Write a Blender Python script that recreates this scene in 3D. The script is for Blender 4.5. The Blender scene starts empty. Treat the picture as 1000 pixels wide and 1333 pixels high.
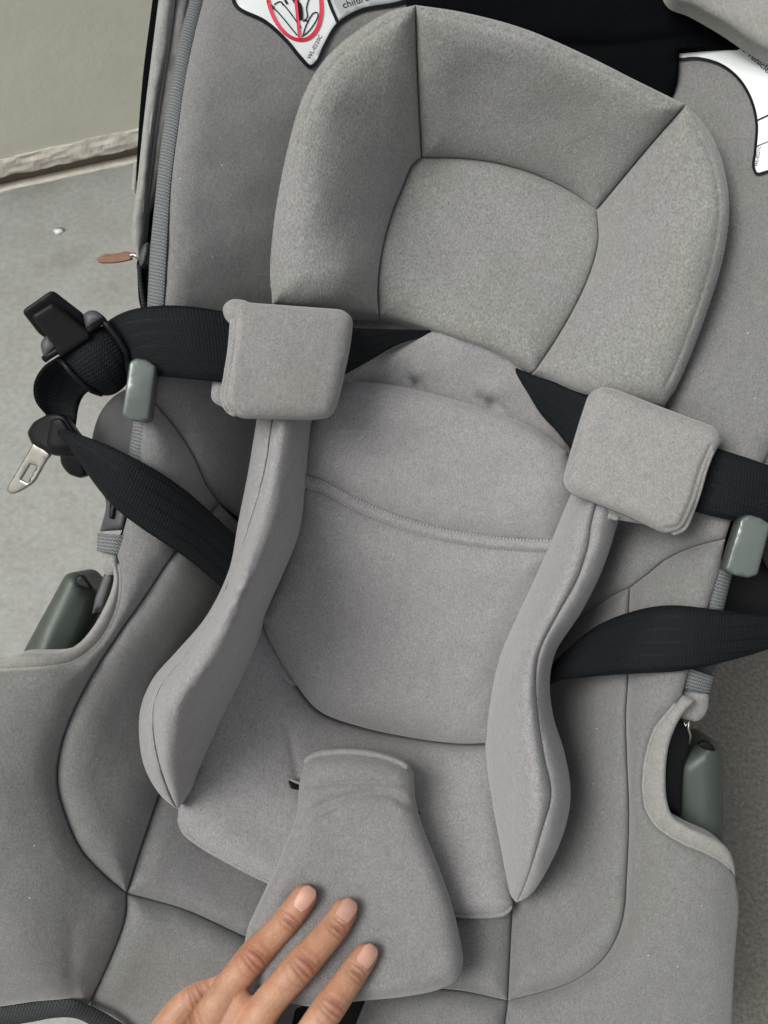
import bpy, bmesh, math, random
import numpy as np
from mathutils import Vector, Matrix, noise as mnoise
from mathutils.geometry import delaunay_2d_cdt

random.seed(7); rng = np.random.default_rng(7)
scene = bpy.context.scene
COL = scene.collection

# ------------------------------------------------------------------ camera, sky, sun
S = 0.0004            # metres per photo pixel on the plane through the seat rim
D = 0.55              # distance from the camera to that plane
PITCH = math.radians(60)
CAM_H = 0.75
cp, sp = math.cos(PITCH), math.sin(PITCH)
XA = np.array([1, 0, 0.0]); YA = np.array([0, sp, cp]); ZA = np.array([0, -cp, sp])
CAMP = np.array([0, 0, CAM_H])
ORG = CAMP - ZA * D
R3 = np.stack([XA, YA, ZA], 1)        # seat frame -> world

cam_d = bpy.data.cameras.new("camera")
cam = bpy.data.objects.new("camera", cam_d); COL.objects.link(cam)
cam.matrix_world = Matrix(((XA[0], YA[0], ZA[0], CAMP[0]), (XA[1], YA[1], ZA[1], CAMP[1]), (XA[2], YA[2], ZA[2], CAMP[2]), (0, 0, 0, 1)))
cam_d.sensor_fit = 'VERTICAL'; cam_d.sensor_height = 36
cam_d.angle = 2 * math.atan(666.5 * S / D)
cam_d.clip_start = 0.01; cam_d.clip_end = 500
cam_d.dof.use_dof = True; cam_d.dof.focus_distance = 0.575
cam_d.dof.aperture_fstop = cam_d.lens / 2.2
scene.camera = cam

SUN_EL, SUN_AZ = math.radians(57), math.radians(-113)   # azimuth measured from +Y towards +X
world = bpy.data.worlds.new("World"); scene.world = world; world.use_nodes = True
wn = world.node_tree.nodes; wl = world.node_tree.links; wn.clear()
wo = wn.new('ShaderNodeOutputWorld'); wb = wn.new('ShaderNodeBackground'); sky = wn.new('ShaderNodeTexSky')
sky.sky_type = 'NISHITA'; sky.sun_disc = False
sky.sun_elevation = SUN_EL; sky.sun_rotation = SUN_AZ
sky.dust_density = 6; sky.air_density = 1.0; sky.ozone_density = 1.0
hs = wn.new('ShaderNodeHueSaturation'); hs.inputs['Saturation'].default_value = 0.30
wl.new(sky.outputs[0], hs.inputs['Color']); wl.new(hs.outputs[0], wb.inputs['Color'])
wb.inputs['Strength'].default_value = 0.092
wl.new(wb.outputs[0], wo.inputs['Surface'])
sun_d = bpy.data.lights.new("sun", 'SUN'); sun_d.energy = 1.5; sun_d.angle = math.radians(28); sun_d.color = (1, 0.98, 0.955)
sun = bpy.data.objects.new("sun", sun_d); COL.objects.link(sun)
sdir = Vector((math.cos(SUN_EL) * math.sin(SUN_AZ), math.cos(SUN_EL) * math.cos(SUN_AZ), math.sin(SUN_EL)))
sun.rotation_euler = (-sdir).to_track_quat('-Z', 'Y').to_euler()
scene.view_settings.view_transform = 'Standard'; scene.view_settings.look = 'None'
scene.view_settings.gamma = 1.0; scene.view_settings.exposure = 0.32
scene.cycles.max_bounces = 6; scene.cycles.diffuse_bounces = 4

# ------------------------------------------------------------------ materials
def nt(name):
    m = bpy.data.materials.new(name); m.use_nodes = True
    n = m.node_tree.nodes; l = m.node_tree.links
    return m, n, l, n['Principled BSDF']

def mixc(n, l, fac, a, b, blend='MIX'):
    x = n.new('ShaderNodeMix'); x.data_type = 'RGBA'; x.blend_type = blend
    if isinstance(fac, (int, float)): x.inputs[0].default_value = fac
    else: l.new(fac, x.inputs[0])
    for i, v in ((6, a), (7, b)):
        if isinstance(v, tuple): x.inputs[i].default_value = (*v, 1)
        else: l.new(v, x.inputs[i])
    return x.outputs[2]

def noise_(n, l, vec, scale, detail=2, rough=0.5):
    t = n.new('ShaderNodeTexNoise'); t.inputs['Scale'].default_value = scale
    t.inputs['Detail'].default_value = detail; t.inputs['Roughness'].default_value = rough
    l.new(vec, t.inputs['Vector']); return t.outputs['Fac']

def ramp_(n, l, fac, lo, hi):
    r = n.new('ShaderNodeMapRange'); r.inputs[1].default_value = lo; r.inputs[2].default_value = hi
    l.new(fac, r.inputs[0]); return r.outputs[0]

def fabric(name, base, tint=(0.975, 0.995, 0.945), contrast=0.26, fuzz=0.35, rib=0.0, grain=1700, bump=0.35):
    m, n, l, b = nt(name)
    tc = n.new('ShaderNodeTexCoord'); v = tc.outputs['Object']
    mp = n.new('ShaderNodeMapping'); l.new(v, mp.inputs['Vector']); mp.inputs['Scale'].default_value = (1, 0.55, 0.8)
    f1 = noise_(n, l, mp.outputs[0], grain, 3, 0.6)
    f1 = ramp_(n, l, f1, 0.3, 0.7)
    c = mixc(n, l, f1, tuple(x * (1 - contrast) for x in base), tuple(x * (1 + contrast) for x in base))
    mp3 = n.new('ShaderNodeMapping'); l.new(v, mp3.inputs['Vector']); mp3.inputs['Scale'].default_value = (1, 0.4, 0.4)
    f4 = ramp_(n, l, noise_(n, l, mp3.outputs[0], 900, 3, 0.55), 0.3, 0.7)
    c = mixc(n, l, f4, mixc(n, l, 1.0, c, (0.90, 0.90, 0.905), 'MULTIPLY'), mixc(n, l, 1.0, c, (1.10, 1.10, 1.095), 'MULTIPLY'))
    f2 = ramp_(n, l, noise_(n, l, v, 160, 4, 0.65), 0.3, 0.7)
    c = mixc(n, l, f2, c, mixc(n, l, 1.0, c, (0.89, 0.89, 0.885), 'MULTIPLY'))
    f3 = ramp_(n, l, noise_(n, l, v, 16, 2, 0.5), 0.35, 0.65)
    c = mixc(n, l, f3, c, mixc(n, l, 1.0, c, tint, 'MULTIPLY'))
    l.new(c, b.inputs['Base Color'])
    b.inputs['Roughness'].default_value = 0.95; b.inputs['Specular IOR Level'].default_value = 0.15
    b.inputs['Sheen Weight'].default_value = fuzz; b.inputs['Sheen Roughness'].default_value = 0.55
    b.inputs['Sheen Tint'].default_value = (0.96, 0.96, 0.96, 1)
    bp = n.new('ShaderNodeBump'); bp.inputs['Strength'].default_value = bump; bp.inputs['Distance'].default_value = 0.0005
    h = noise_(n, l, mp.outputs[0], grain * 0.75, 3, 0.65)
    l.new(h, bp.inputs['Height']); 
    bp2 = n.new('ShaderNodeBump'); bp2.inputs['Strength'].default_value = 0.25; bp2.inputs['Distance'].default_value = 0.002
    l.new(noise_(n, l, v, 90, 3, 0.5), bp2.inputs['Height']); l.new(bp.outputs[0], bp2.inputs['Normal'])
    l.new(bp2.outputs[0], b.inputs['Normal'])
    return m

def plastic(name, base, rough=0.45, grain=0.1, spec=0.5, metal=0.0):
    m, n, l, b = nt(name)
    tc = n.new('ShaderNodeTexCoord'); v = tc.outputs['Object']
    f = noise_(n, l, v, 60, 3, 0.6)
    c = mixc(n, l, ramp_(n, l, f, .3, .7), tuple(x * 0.9 for x in base), tuple(x * 1.1 for x in base))
    l.new(c, b.inputs['Base Color'])
    rr = n.new('ShaderNodeMapRange'); rr.inputs[3].default_value = rough - 0.07; rr.inputs[4].default_value = rough + 0.1
    l.new(noise_(n, l, v, 140, 4, 0.7), rr.inputs[0]); l.new(rr.outputs[0], b.inputs['Roughness'])
    b.inputs['Specular IOR Level'].default_value = spec; b.inputs['Metallic'].default_value = metal
    bp = n.new('ShaderNodeBump'); bp.inputs['Strength'].default_value = grain; bp.inputs['Distance'].default_value = 0.0003
    l.new(noise_(n, l, v, 1500, 2, 0.5), bp.inputs['Height']); l.new(bp.outputs[0], b.inputs['Normal'])
    return m

def flat(name, base, rough=0.5):
    m, n, l, b = nt(name)
    tc = n.new('ShaderNodeTexCoord')
    f = noise_(n, l, tc.outputs['Object'], 200, 2, 0.5)
    l.new(mixc(n, l, f, tuple(x * .94 for x in base), base), b.inputs['Base Color'])
    b.inputs['Roughness'].default_value = rough
    if base[0] < 0.1: b.inputs['Specular IOR Level'].default_value = 0.12
    return m

def webbing(name, dark, light, pu, pv, stripe=0.0, rough=0.6):
    """woven tape; UV in millimetres (u across, v along)"""
    m, n, l, b = nt(name)
    uv = n.new('ShaderNodeUVMap'); sep = n.new('ShaderNodeSeparateXYZ'); l.new(uv.outputs[0], sep.inputs[0])
    def mth(op, a, bb=None):
        x = n.new('ShaderNodeMath'); x.operation = op
        for i, q in enumerate((a, bb)):
            if q is None: continue
            if isinstance(q, (int, float)): x.inputs[i].default_value = q
            else: l.new(q, x.inputs[i])
        return x.outputs[0]
    u, v = sep.outputs[0], sep.outputs[1]
    su = mth('SINE', mth('MULTIPLY', u, 2 * math.pi / pu))
    sv = mth('SINE', mth('ADD', mth('MULTIPLY', v, 2 * math.pi / pv), mth('MULTIPLY', su, 1.3)))
    w = mth('MULTIPLY_ADD', sv, 0.5); w.node.inputs[2].default_value = 0.5
    nz = noise_(n, l, uv.outputs[0], 1.7, 3, 0.7)
    w2 = mth('MULTIPLY', w, ramp_(n, l, nz, 0.25, 0.75))
    if stripe:
        st = mth('SINE', mth('MULTIPLY', u, 2 * math.pi / 6.5)); st = mth('GREATER_THAN', st, 0.86)
        w2 = mth('MULTIPLY', w2, mth('SUBTRACT', 1.0, mth('MULTIPLY', st, stripe)))
    c = mixc(n, l, w2, dark, light)
    l.new(c, b.inputs['Base Color']); b.inputs['Roughness'].default_value = rough
    b.inputs['Specular IOR Level'].default_value = 0.2
    bp = n.new('ShaderNodeBump'); bp.inputs['Strength'].default_value = 0.9; bp.inputs['Distance'].default_value = 0.0005
    l.new(w2, bp.inputs['Height']); l.new(bp.outputs[0], b.inputs['Normal'])
    return m

M_SHELL = fabric("seat_cover_knit", (0.187, 0.187, 0.186), rib=1)
M_HEAD = fabric("headrest_brushed_knit", (0.242, 0.243, 0.240), tint=(0.985, 1.0, 0.92), contrast=0.30, grain=1150, bump=1.0)
M_INS = fabric("insert_wool_knit", (0.284, 0.277, 0.279), tint=(0.97, 0.985, 0.96))
M_CROTCH = fabric("crotch_pad_knit", (0.225, 0.219, 0.219), tint=(0.97, 0.985, 0.96))  # darker than the insert cloth: the viewer's shadow is put into the colour
M_PAD = fabric("pad_wool_knit", (0.276, 0.269, 0.264), tint=(0.97, 0.985, 0.94))
M_CAN = fabric("canopy_cloth", (0.300, 0.298, 0.285), contrast=0.15, fuzz=0.15)
M_PIPE = fabric("piping_cloth", (0.28, 0.275, 0.262), contrast=0.15)
M_BLK = webbing("black_webbing", (0.0015, 0.002, 0.0025), (0.018, 0.0275, 0.033), 1.6, 1.6, 0.65)
M_BIND = webbing("grey_binding_tape", (0.085, 0.095, 0.095), (0.46, 0.49, 0.49), 1.7, 1.7, 0, 0.85)
M_BINDD = webbing("dark_binding_tape", (0.02, 0.023, 0.023), (0.13, 0.145, 0.14), 1.6, 1.8, 0, 0.85)
M_BP = plastic("black_plastic", (0.0055, 0.006, 0.0065), 0.45, 0.1, 0.22)
M_DG = plastic("charcoal_plastic", (0.060, 0.063, 0.066), 0.5)
M_GR = plastic("olive_grey_plastic", (0.060, 0.075, 0.063), 0.46)
M_HOOK = plastic("sage_painted_metal", (0.165, 0.193, 0.174), 0.36, 0.12, 0.5, 0.45)
M_STEEL = plastic("steel", (0.40, 0.38, 0.335), 0.33, 0.05, 0.5, 1.0)
M_BLKF = fabric("black_canopy_lining", (0.0035, 0.004, 0.005), tint=(0.95, 0.97, 1), contrast=0.3, fuzz=0.0)
M_LEATH = plastic("tan_leather", (0.20, 0.098, 0.052), 0.6, 0.5)
M_THREAD = flat("pale_thread", (0.47, 0.46, 0.45), 0.8)
M_WHITE = flat("label_white", (0.78, 0.82, 0.81), 0.55)
M_LGREY = flat("label_pale_grey", (0.42, 0.45, 0.45), 0.55)
M_INK = flat("black_ink", (0.008, 0.008, 0.009), 0.6)
M_RED = flat("red_ink", (0.55, 0.025, 0.055), 0.55)

M_BLKF.node_tree.nodes['Principled BSDF'].inputs['Specular IOR Level'].default_value = 0.03
# ------------------------------------------------------------------ geometry helpers
def P(px, py, z):
    """point of the place seen at photo position (px,py), z millimetres above the rim plane -> world"""
    px = np.asarray(px, float); py = np.asarray(py, float); z = np.asarray(z, float) * 0.001
    k = (D - z) / D
    loc = np.stack([(px - 500) * S * k, (666.5 - py) * S * k, z + 0 * px], -1)
    return loc @ R3.T + ORG

def floor_at(px, py):
    d = np.array([(px - 500) * S, (666.5 - py) * S, -D]) @ R3.T
    return CAMP + d * (-CAMP[2] / d[2])

BASE = {}
def root(name, label, cat, base, group=None):
    o = bpy.data.objects.new(name, None); COL.objects.link(o)
    o.empty_display_size = 0.05
    o.location = base; o['label'] = label; o['category'] = cat
    if group: o['group'] = group
    BASE[o.name] = np.array(base, float)
    return o

def mk(name, verts, faces, mat, parent=None, uv=None, smooth=True, label=None):
    me = bpy.data.meshes.new(name)
    b = BASE[parent.name] if parent else np.zeros(3)
    me.from_pydata([tuple(x) for x in (np.asarray(verts) - b)], [], [tuple(int(i) for i in f) for f in faces])
    if uv is not None:
        ul = me.uv_layers.new(name="UVMap")
        li = np.zeros(len(me.loops), int); me.loops.foreach_get('vertex_index', li)
        ul.data.foreach_set('uv', np.asarray(uv, np.float32)[li].ravel())
    if smooth: me.polygons.foreach_set('use_smooth', [True] * len(me.polygons))
    me.materials.append(mat); me.update()
    o = bpy.data.objects.new(name, me); COL.objects.link(o)
    if parent: o.parent = parent; BASE[o.name] = b
    if label: o['label'] = label
    return o

def resample(p, step):
    p = np.asarray(p, float)
    seg = np.linalg.norm(np.diff(p[:, :2], axis=0), axis=1); t = np.concatenate([[0], np.cumsum(seg)])
    n = max(2, int(round(t[-1] / step)) + 1); q = np.linspace(0, t[-1], n)
    return np.stack([np.interp(q, t, p[:, i]) for i in range(p.shape[1])], 1)

def cr(pts, step=4.0):
    """Catmull-Rom curve through the points, resampled"""
    p = np.asarray(pts, float)
    if len(p) < 3: return resample(p, step)
    e = np.vstack([2 * p[0] - p[1], p, 2 * p[-1] - p[-2]]); out = []
    for i in range(1, len(e) - 2):
        p0, p1, p2, p3 = e[i - 1:i + 3]
        d = [max(np.linalg.norm(b - a), 1e-3) ** 0.5 for a, b in ((p0, p1), (p1, p2), (p2, p3))]
        m1 = d[1] * ((p1 - p0) / d[0] - (p2 - p0) / (d[0] + d[1])) + (p2 - p1)
        m2 = (p2 - p1) + d[1] * ((p3 - p2) / d[2] - (p3 - p1) / (d[1] + d[2]))
        t = np.linspace(0, 1, 14, endpoint=False)[:, None]
        out.append((2 * t**3 - 3 * t**2 + 1) * p1 + (t**3 - 2 * t**2 + t) * m1 + (-2 * t**3 + 3 * t**2) * p2 + (t**3 - t**2) * m2)
    out.append(p[-1:]); return resample(np.vstack(out), step)

def loop(*curves, step=4.0):
    """closed outline from curves joined at corners (each curve smooth inside)"""
    pts = []
    for c in curves:
        c = cr(c, step) if not isinstance(c, np.ndarray) else c
        if pts and np.linalg.norm(pts[-1][-1] - c[0]) < 0.5: c = c[1:]
        pts.append(c)
    p = np.vstack(pts)
    if np.linalg.norm(p[0] - p[-1]) < 0.5: p = p[:-1]
    q = np.vstack([p, p[:1]]); out = []
    for a, b in zip(q[:-1], q[1:]):         # fill long straight gaps
        k = max(1, int(np.linalg.norm(b - a) / (step * 1.5)))
        for i in range(k): out.append(a + (b - a) * i / k)
    return np.array(out)

def rnd(poly, r, n=5, step=4.0):
    """polygon with rounded corners"""
    p = np.asarray(poly, float); N = len(p); out = []
    for i in range(N):
        a, b, c = p[i - 1], p[i], p[(i + 1) % N]
        rr = r[i] if isinstance(r, (list, tuple)) else r
        u, v = a - b, c - b; lu, lv = np.linalg.norm(u), np.linalg.norm(v)
        k = min(rr, lu * .48, lv * .48); s, e = b + u / lu * k, b + v / lv * k
        for t in np.linspace(0, 1, n): out.append((1 - t)**2 * s + 2 * t * (1 - t) * b + t * t * e)
    q = np.vstack([out, out[:1]]); res = []
    for a, b in zip(q[:-1], q[1:]):
        d = np.linalg.norm(b - a)
        if d < 0.05: continue
        k = max(1, int(d / (step * 1.5)))
        for i in range(k): res.append(a + (b - a) * i / k)
    return np.array(res)

def seg_dist(pts, line, closed):
    a = line; b = np.roll(line, -1, 0) if closed else line[1:]
    if not closed: a = line[:-1]
    out = np.full(len(pts), 1e9); ab = b - a; L = (ab**2).sum(1) + 1e-12
    for i in range(0, len(pts), 1500):
        q = pts[i:i + 1500, None, :] - a[None]
        t = np.clip((q * ab[None]).sum(2) / L, 0, 1)
        out[i:i + 1500] = np.sqrt(((q - t[..., None] * ab[None])**2).sum(2).min(1))
    return out

def inside(pts, loops):
    c = np.zeros(len(pts), int)
    for lp in loops:
        x, y = lp[:, 0], lp[:, 1]; x2, y2 = np.roll(x, -1), np.roll(y, -1)
        for i in range(0, len(pts), 2000):
            X = pts[i:i + 2000, 0:1]; Y = pts[i:i + 2000, 1:2]
            cond = ((y > Y) != (y2 > Y)) & (X < (x2 - x) * (Y - y) / (y2 - y + 1e-12) + x)
            c[i:i + 2000] += cond.sum(1)
    return c % 2 == 1

def rbf(ctrl, smooth=0.0):
    c = np.asarray(ctrl, float); X = c[:, :2] / 300.0; n = len(X)
    U = lambda r2: np.where(r2 > 1e-12, 0.5 * r2 * np.log(r2 + 1e-20), 0)
    r2 = ((X[:, None] - X[None])**2).sum(2); A = np.zeros((n + 3, n + 3))
    A[:n, :n] = U(r2) + smooth * np.eye(n); A[:n, n] = 1; A[:n, n + 1:] = X; A[n, :n] = 1; A[n + 1:, :n] = X.T
    w = np.linalg.solve(A + 1e-9 * np.eye(n + 3), np.concatenate([c[:, 2], np.zeros(3)]))
    def f(px, py):
        q = np.stack([np.asarray(px, float), np.asarray(py, float)], -1).reshape(-1, 2) / 300.0
        r = ((q[:, None] - X[None])**2).sum(2)
        return (U(r) @ w[:n] + w[n] + q @ w[n + 1:]).reshape(np.shape(px))
    return f

WAV = [(rng.uniform(-1, 1) * 2 * math.pi / w, rng.uniform(-1, 1) * 2 * math.pi / w, rng.uniform(0, 6.28)) for w in (60, 75, 90, 110, 140, 170, 200, 260)]
def wob(px, py, amp):
    return amp * sum(np.sin(a * px + b * py + c) for a, b, c in WAV) / 3.0

WAV2 = [(rng.uniform(-1, 1) * 2 * math.pi / w, rng.uniform(-1, 1) * 2 * math.pi / w, rng.uniform(0, 6.28)) for w in (14, 17, 20, 24, 28, 33)]
def pucker(px, py):
    return sum(np.sin(a * px + b * py + c) for a, b, c in WAV2) / 2.5

def panel(name, outline, zf, mat, parent, puff=5, R=14, skirt=12, res=7, grooves=(), bumps=(), wobble=0.7, expo=0.5,
          cap=False, gap=0.0, holes=(), label=None, rings=(0.03, 0.09, 0.18, 0.32, 0.55, 0.85)):
    """soft or hard padded piece over a closed outline. Returns object and a surface function."""
    lp = np.asarray(outline, float)
    ar = 0.5 * np.sum(lp[:, 0] * np.roll(lp[:, 1], -1) - np.roll(lp[:, 0], -1) * lp[:, 1])
    if ar < 0: lp = lp[::-1]
    if gap:
        nr_ = np.roll(lp, -1, 0) - np.roll(lp, 1, 0); nr_ /= np.linalg.norm(nr_, axis=1)[:, None] + 1e-9
        lp = lp + gap * np.stack([-nr_[:, 1], nr_[:, 0]], 1)
    loops = [lp] + [np.asarray(h, float) for h in holes]
    ds = lambda q: np.min([seg_dist(q, L, True) for L in loops], 0)
    cand = []
    for L in loops:
        nrm = np.roll(L, -1, 0) - np.roll(L, 1, 0); nrm /= np.linalg.norm(nrm, axis=1)[:, None] + 1e-9
        nrm = np.stack([-nrm[:, 1], nrm[:, 0]], 1)
        for f in rings:
            d = f * R
            for s in ((1,) if L is lp else (1, -1)):
                q = L + s * nrm * d
                if d > 6: q = q[::2]
                q = q[inside(q, loops)]
                if len(q): cand.append(q[ds(q) > d * 0.88])
    gl = []
    for g in grooves:
        line, w, dep = np.asarray(g[0], float), g[1], g[2]; gl.append((line, w, dep))
        t = np.gradient(line, axis=0); t /= np.linalg.norm(t, axis=1)[:, None] + 1e-9
        nn = np.stack([-t[:, 1], t[:, 0]], 1)
        for o in (0, .5, -.5, 1.1, -1.1, 2, -2, 3.2, -3.2):
            q = line + nn * o * w; q = q[inside(q, loops)]
            if len(q): cand.append(q[ds(q) > 1.0])
    mn, mx = lp.min(0), lp.max(0)
    gx = np.arange(mn[0], mx[0], res); gy = np.arange(mn[1], mx[1], res * 0.87)
    G = np.array([(x + (res / 2 if j % 2 else 0), y) for j, y in enumerate(gy) for x in gx]) if len(gx) and len(gy) else np.zeros((0, 2))
    if len(G):
        G = G[inside(G, loops)]
        if len(G): G = G[ds(G) > (R * rings[-1] + res * 0.45 if len(rings) else 1.5)]
        for line, w, dep in gl:
            if len(G): G = G[seg_dist(G, line, False) > 3.2 * w + res * .3]
        cand.append(G)
    cand = np.vstack(cand) if cand else np.zeros((0, 2))
    seen = {}; keep = []
    for L in loops:
        for p in L: seen[(int(p[0] / 1.2), int(p[1] / 1.2))] = 1
    for p in cand:
        k = (int(p[0] / 1.2), int(p[1] / 1.2))
        if k in seen: continue
        seen[k] = 1; keep.append(p)
    allp = np.vstack(loops + ([np.array(keep)] if keep else []))
    edges = []; o = 0
    for L in loops:
        n = len(L); edges += [(o + i, o + (i + 1) % n) for i in range(n)]; o += n
    vs, _, fs, *_ = delaunay_2d_cdt([Vector(p) for p in allp], edges, [], 0, 1e-4)
    V = np.array([(v.x, v.y) for v in vs]); F = np.array([f for f in fs if len(f) == 3])
    cen = V[F].mean(1); F = F[inside(cen, loops)]
    def surf(px, py):
        q = np.stack([np.asarray(px, float), np.asarray(py, float)], -1).reshape(-1, 2)
        d = ds(q) * inside(q, loops)
        t = np.clip(d / R, 0, 1); z = zf(q[:, 0], q[:, 1]) + puff * (1 - (1 - t)**2)**expo
        for line, w, dep in gl: z = z - dep * np.exp(-(seg_dist(q, line, False) / w)**2)
        for bx, by, br, bh in bumps: z = z + bh * np.exp(-((q[:, 0] - bx)**2 + (q[:, 1] - by)**2) / br**2)
        if wobble: z = z + wob(q[:, 0], q[:, 1], wobble) * t + pucker(q[:, 0], q[:, 1]) * 0.5 * wobble * np.exp(-(d / 16)**2) * np.clip(d / 3, 0, 1)
        return z.reshape(np.shape(px))
    q = V; d = ds(q); t = np.clip(d / R, 0, 1)
    z = zf(q[:, 0], q[:, 1]) + puff * (1 - (1 - t)**2)**expo
    for line, w, dep in gl: z = z - dep * np.exp(-(seg_dist(q, line, False) / w)**2)
    for bx, by, br, bh in bumps: z = z + bh * np.exp(-((q[:, 0] - bx)**2 + (q[:, 1] - by)**2) / br**2)
    if wobble: z = z + wob(q[:, 0], q[:, 1], wobble) * t + pucker(q[:, 0], q[:, 1]) * 0.5 * wobble * np.exp(-(d / 16)**2) * np.clip(d / 3, 0, 1)
    # orient faces towards +z (y flips)
    a, b, c = V[F[:, 0]], V[F[:, 1]], V[F[:, 2]]
    sg = (b[:, 0] - a[:, 0]) * (c[:, 1] - a[:, 1]) - (b[:, 1] - a[:, 1]) * (c[:, 0] - a[:, 0])
    F[sg > 0] = F[sg > 0][:, ::-1]
    W = P(V[:, 0], V[:, 1], z)
    faces = [tuple(f) for f in F]
    # skirt under the edge
    ec = {}
    for f in F:
        for i in range(3):
            e = (f[i], f[(i + 1) % 3]); ec[e] = 1
    be = [e for e in ec if (e[1], e[0]) not in ec]
    bi = sorted({i for e in be for i in e}); N = len(W); idx = {i: N + k for k, i in enumerate(bi)}
    if skirt:
        zb = z[bi] - skirt
        W2 = P(V[bi, 0], V[bi, 1], z[bi]) - ZA * skirt * 0.001
        W = np.vstack([W, W2])
        faces += [(e[1], e[0], idx[e[0]], idx[e[1]]) for e in be]
        if cap:
            off = len(W); zc = z - skirt
            dd = np.clip(d / max(R, 1e-3), 0, 1)
            W = np.vstack([W, P(V[:, 0], V[:, 1], zf(V[:, 0], V[:, 1])) - ZA * skirt * 0.001])
            W[off + np.array(bi)] = W2
            # share rim: map boundary to skirt verts
            mp = {i: off + i for i in range(N)}
            for i in bi: mp[i] = idx[i]
            faces += [(mp[f[2]], mp[f[1]], mp[f[0]]) for f in F]
    ob = mk(name, W, faces, mat, parent, uv=None, label=label)
    ob['_n'] = 0; del ob['_n']
    return ob, surf

def uvpanel(ob, scale=1000.0, rot=0.0):
    """planar UV in millimetres on the seat frame"""
    me = ob.data; n = len(me.vertices); co = np.zeros(n * 3); me.vertices.foreach_get('co', co); co = co.reshape(-1, 3) @ R3
    c, s = math.cos(rot), math.sin(rot)
    uv = np.stack([c * co[:, 0] - s * co[:, 1], s * co[:, 0] + c * co[:, 1]], 1) * scale
    ul = me.uv_layers.new(name="UVMap"); li = np.zeros(len(me.loops), int); me.loops.foreach_get('vertex_index', li)
    ul.data.foreach_set('uv', uv[li].astype(np.float32).ravel())

def ribbon(name, A, B, mat, parent, thick=1.6, K=10, bow=0.0, step=5, label=None, fold=None):
    """strap between two edge curves of (px,py,z) points"""
    A = np.asarray(A, float); B = np.asarray(B, float)
    a, b = cr(A, 3), cr(B, 3); n = max(6, int(max(len(a), len(b)) * 3 / step))
    rs = lambda c: np.stack([np.interp(np.linspace(0, 1, n), np.linspace(0, 1, len(c)), c[:, i]) for i in range(3)], 1)
    a, b = P(*rs(a).T), P(*rs(b).T)
    u = np.linspace(0, 1, K + 1)
    G = a[:, None] * (1 - u)[None, :, None] + b[:, None] * u[None, :, None]
    tv = np.gradient(G, axis=0); tu = np.gradient(G, axis=1)
    nr = np.cross(tu, tv); nr /= np.linalg.norm(nr, axis=2)[..., None] + 1e-12
    if (nr @ ZA).mean() < 0: nr = -nr
    G = G + nr * (bow * 0.001 * 4 * (u * (1 - u)))[None, :, None]
    ed = 1 - (2 * u - 1)**8 * 0.75
    top = G + nr * (thick * 0.0005 * ed)[None, :, None]; bot = G - nr * (thick * 0.0005 * ed)[None, :, None]
    wd = np.linalg.norm(b - a, axis=1) * 1000
    al = np.concatenate([[0], np.cumsum(np.linalg.norm(np.diff((a + b) / 2, axis=0), axis=1))]) * 1000
    uv = np.stack([(u - .5)[None, :] * np.maximum(wd, 20)[:, None] + 0 * al[:, None], al[:, None] + 0 * u[None]], -1).reshape(-1, 2)
    V = np.vstack([top.reshape(-1, 3), bot.reshape(-1, 3)]); UV = np.vstack([uv, uv]); F = []; w = K + 1; N = n * w
    for i in range(n - 1):
        for j in range(K):
            q = (i * w + j, i * w + j + 1, (i + 1) * w + j + 1, (i + 1) * w + j)
            F.append(q); F.append(tuple(N + k for k in q[::-1]))
        for j in (0, K):
            p, r = i * w + j, (i + 1) * w + j
            F.append((p, r, N + r, N + p) if j == 0 else (r, p, N + p, N + r))
    for j in range(K):
        F.append((j + 1, j, N + j, N + j + 1)); e = (n - 1) * w
        F.append((e + j, e + j + 1, N + e + j + 1, N + e + j))
    o = mk(name, V, F, mat, parent, uv=UV, label=label)
    bm = bmesh.new(); bm.from_mesh(o.data); bmesh.ops.recalc_face_normals(bm, faces=bm.faces); bm.to_mesh(o.data); bm.free()
    return o

def tube_w(name, C, rad, mat, parent, n=8, label=None):
    """tube through world points with radius (m)"""
    C = np.asarray(C, float); N = len(C); rad = np.broadcast_to(rad, (N,))
    T = np.gradient(C, axis=0); T /= np.linalg.norm(T, axis=1)[:, None] + 1e-12
    V = []
    for i in range(N):
        s = np.cross(T[i], ZA); s /= np.linalg.norm(s) + 1e-9; w = np.cross(T[i], s)
        for k in range(n):
            an = 2 * math.pi * k / n; V.append(C[i] + rad[i] * (math.cos(an) * s + math.sin(an) * w))
    F = [(i * n + k, i * n + (k + 1) % n, (i + 1) * n + (k + 1) % n, (i + 1) * n + k) for i in range(N - 1) for k in range(n)]
    F += [tuple(range(n))[::-1], tuple((N - 1) * n + k for k in range(n))]
    o = mk(name, V, F, mat, parent, label=label)
    bm = bmesh.new(); bm.from_mesh(o.data); bmesh.ops.recalc_face_normals(bm, faces=bm.faces); bm.to_mesh(o.data); bm.free()
    return o

def piping(name, line, zf, off, rmm, mat, parent, step=4, taper=True, label=None):
    c = cr(line, step); z = zf(c[:, 0], c[:, 1]) + off
    r = np.full(len(c), rmm * 0.001)
    if taper: r[0] *= .3; r[-1] *= .3
    return tube_w(name, P(c[:, 0], c[:, 1], z), r, mat, parent, label=label)

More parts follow.
